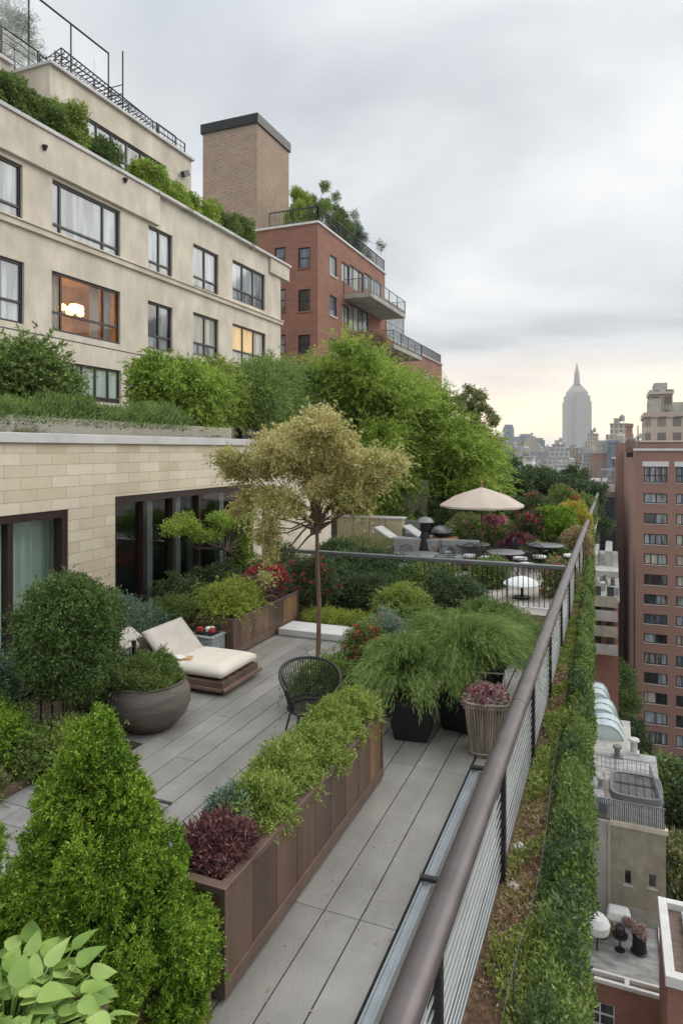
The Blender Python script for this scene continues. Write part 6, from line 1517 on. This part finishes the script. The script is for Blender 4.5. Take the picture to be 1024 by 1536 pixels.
# white coped brick building at the bottom right corner
zB = -21.; bx = 2.32; yb0, yb1 = pX(1000, 1420, bx).y, pX(988, 1346, bx).y
LB = thing('brick_building', 'brick building with a broad white roof parapet at the bottom right corner', 'building', (bx+4, yb0, GZ))
MB().box(bx, bx+10, yb0, yb1, GZ, zB-.5).build('walls', 'red_brick', LB)
MB().box(bx-.08, bx+10, yb0-.08, yb0+.4, zB-.498, zB).box(bx-.08, bx+.35, yb0+.402, yb1, zB-.498, zB).box(bx+.352, bx+10, yb1-.4, yb1, zB-.498, zB).build('parapet', 'white_trim', LB, bevel=.02)
MB().box(bx+.36, bx+10, yb0+.41, yb1-.41, zB-.498, zB-.35).build('roof', 'wood_dark', LB)
MB().box(bx+1.0, bx+8, yb0+.9, yb1-.8, zB-.349, zB-.05).build('roof_light', 'pane_pale', LB, bevel=.02)
window(LB, 'Y', yb0-.13, bx+.9, bx+2.2, zB-6, zB-3.6, vs=(.5,), pane='pane_dark', fm='white_trim', name='window')
# trees between the low roofs
def far_tree(label, u, v0, v1, d, w, m, seed, tufts=6000):
    a = pD(u, v0, d); e_ = pD(u, v1, d); r = np.random.default_rng(seed); h = a.z-GZ; c0_ = (a.z+e_.z)/2-GZ; rh = (a.z-e_.z)/2
    bl = lumpy((0, 0, c0_), (w/2, w/2, rh), 60, w*.16, r, low=-.9)
    return big_tree('street_tree', label, (a.x, a.y, GZ), bl, m, tufts, .32, .15, seed, r0=.3, fan=.8, up=.3, depth=.5)
far_tree('green street tree between the glasshouse and the tall brown block', 914, 985, 1105, 88., 6.2, 'lf_mid', 610, 7000)
far_tree('street tree in front of the foot of the brown block, beside the skylight roof', 985, 1140, 1290, 62., 7.5, 'lf_mid', 611, 7000)
far_tree('large dark street tree at the right edge below the brown block', 1030, 1150, 1330, 60., 8.5, 'lf_dark', 612, 7500)
far_tree('yellowish street tree right of the olive rendered building', 1012, 1265, 1370, 52., 5.5, 'lf_grass', 613, 5000)
far_tree('dark narrow street tree between the glasshouse and the brown block wall', 948, 1075, 1180, 80., 3.4, 'lf_dark', 614, 3000)

# ================= landmark skyscraper =================
D0 = 2500.; pc = pD(864.5, 675, D0); S = D0/1000
SS_ = thing('skyscraper', 'tall stepped stone skyscraper with a slender spire on the skyline', 'skyscraper', (pc.x, pc.y, GZ), TH, None, world=False)
def zv(v): return EYE+(675-v)*S-GZ
def hb(b, w, d, v0, v1): b.box(-w*S, w*S, -d*S, d*S, zv(v0), zv(v1))
b = MB(); 
b.box(-30*S, 30*S, -22*S, 22*S, 0, zv(684)); b.box(-22*S, 22*S, -20*S, 20*S, 0, zv(672))
hb(b, 17.5, 13, 672, 603); hb(b, 15.8, 12, 602.9, 594); hb(b, 13, 10.5, 593.9, 588)
b.box(-10*S, 10*S, -14.5*S, -13.01*S, 0, zv(597)); b.box(-6*S, 6*S, -15.6*S, -14.52*S, 0, zv(591))
b.build('shaft', 'f_esb', SS_)
b = MB(); b.frustum(-12.5*S, 12.5*S, -9*S, 9*S, zv(587.9), zv(576), 7.6*S); b.build('crown', 'stucco_grey', SS_)
MB().lathe([(4.6*S, zv(577)), (4.2*S, zv(566)), (3.6*S, zv(559)), (2.4*S, zv(555)), (1.6*S, zv(550)), (.5*S, zv(545))], 12).build('spire', 'stucco_grey', SS_, smooth=True)
# skyline neighbours
for i, (u0, u1, vt, d, m, lab) in enumerate([(755, 769, 637, 2300, 'f_blue', 'tall blue slab tower at the far left of the skyline'), (742, 756, 655, 2200, 'f_grey', 'low grey tower beside the tree at the left end of the skyline'),
    (762, 780, 655, 1900, 'f_grey', 'grey block in front of the tall blue slab tower'), (778, 797, 651, 2100, 'f_blue', 'broad blue grey tower in the left skyline cluster'), (792, 814, 657, 2000, 'f_grey', 'wide grey tower at the right side of the left skyline cluster'),
    (815, 827, 670, 1800, 'f_tan', 'short tan tower between the skyline cluster and the spired skyscraper'), (882, 894, 652, 2000, 'f_grey', 'dark grey tower immediately right of the spired skyscraper'), (895, 905, 672, 1200, 'f_grey', 'squat grey tower right of the spired skyscraper'),
    (744, 762, 672, 1200, 'f_white', 'pale low tower at the foot of the left skyline cluster'), (836, 849, 676, 1700, 'f_grey', 'low grey block at the left foot of the spired skyscraper')]):
    a = pD((u0+u1)/2, vt, d); w = (u1-u0)*d/1000.; t = thing('skyline_tower', lab, 'building', (a.x, a.y, GZ), TH, None, world=False)
    h = a.z-GZ; MB().box(-w/2, w/2, -w*.4, w*.4, 0, h*.93).build('body', m, t); MB().box(-w*.38, w*.40, -w*.3, w*.3, h*.931, h).build('crown', m, t)
# mass of lesser buildings
protos = []
def proto(parts, m, roofs=True):
    t = thing('city_building', 'distant hazy city building among many between the trees and the skyline', 'building', (0,0,0), 0, 'distant city buildings', world=False)
    b = MB()
    for (x0, x1, y0, y1, z0, z1) in parts: b.box(x0, x1, y0, y1, z0, z1)
    b.build('walls', m, t)
    x0, x1, y0, y1, z0, z1 = parts[-1]; b = MB().box(x0-.3, x1+.3, y0-.3, y1+.3, z1+.01, z1+.8)
    b.box(x0+2, x0+5.5, y0+2, y0+6, z1+.82, z1+4); b.lathe([(1.6, z1+2.2), (1.6, z1+5.4), (.1, z1+6.6)], 8, ((x0+x1)/2+1.5, (y0+y1)/2, 0))
    for q in (-1, 1): b.box((x0+x1)/2+1.5+q-.15, (x0+x1)/2+1.5+q+.15, (y0+y1)/2-.15, (y0+y1)/2+.15, z1+.82, z1+2.2)
    b.build('roof', 'roof_pale' if len(protos) % 2 else 'stucco_grey', t); protos.append(t); return t
proto([(-9,9,-8,8,0,30)], 'f_red'); proto([(-12,12,-7,7,0,26)], 'f_tan'); proto([(-10,10,-9,9,0,34),(-7,7,-6,6,34.01,42)], 'f_grey')
proto([(-8,8,-8,8,0,46),(-5.5,5.5,-5,5,46.01,52)], 'f_tan'); proto([(-14,14,-9,9,0,22)], 'f_white'); proto([(-7,7,-9,9,0,38)], 'f_blue')
proto([(-11,11,-10,10,0,30),(-8,8,-8,8,30.01,36),(-5,5,-5,5,36.01,41)], 'f_white'); proto([(-9,9,-12,12,0,28)], 'f_grey')
rc = random.Random(77); used = [False]*len(protos); cnt = 0; placed = []
while cnt < 270:
    d = 170*(14.5**rc.random()); u = rc.uniform(640, 1150)
    p = pD(u, 675, d)
    if d < 420 and u > 935: continue
    if d < 260 and p.x < -14 and rc.random() < .6: continue
    if any((p.x-q[0])**2+(p.y-q[1])**2 < (22+.012*q[2])**2 for q in placed): continue
    if abs(p.x-pc.x) < 70 and abs(p.y-pc.y) < 120: continue
    placed.append((p.x, p.y, d)); i = rc.randrange(len(protos)); h = rc.uniform(.7, 1.15)*(1+.00022*d)*(1.35 if rc.random() < .12 and not (780 < u < 850) else 1)
    s = rc.uniform(.8, 1.2)*(1+d*.00028); sc = (s, s, h); rz_ = rc.choice([0, 0, .0, TH, -.2])
    if 765 < u < 915:
        vt = 675+(EYE-GZ-52*h)/d*1000*0; top_ = (EYE+4/(1+d/900.))-GZ; h = min(h, max(.35, top_*(.62+.25*rc.random())/40.))
    if d < 300: h *= .85; sc = (s, s, h)
    if not used[i]: protos[i].location = (p.x, p.y, GZ); protos[i].rotation_euler.z = rz_; protos[i].scale = sc; used[i] = True
    else: dup(protos[i], (p.x, p.y, GZ), rz_, sc)
    cnt += 1
# ================= air =================
hz, nn, pb, oo = nt('haze_air'); nn.nodes.remove(pb); pv = nn.nodes.new('ShaderNodeVolumePrincipled')
pv.inputs['Color'].default_value = (.90, .94, 1., 1); pv.inputs['Density'].default_value = HAZE; pv.inputs['Anisotropy'].default_value = .2
nn.links.new(pv.outputs[0], oo.inputs['Volume']); M['haze_air'] = hz
if HAZE > 0:
    b = MB().box(-3950, 3950, -340, 3200, GZ-1, 345); o = b.build('haze', 'haze_air'); tag(o, 'thin pale blue haze veiling the far city', 'haze', kind='stuff')
for k in list(bpy.data.objects):
    if 'label' in k and k['label'] is None: del k['label']
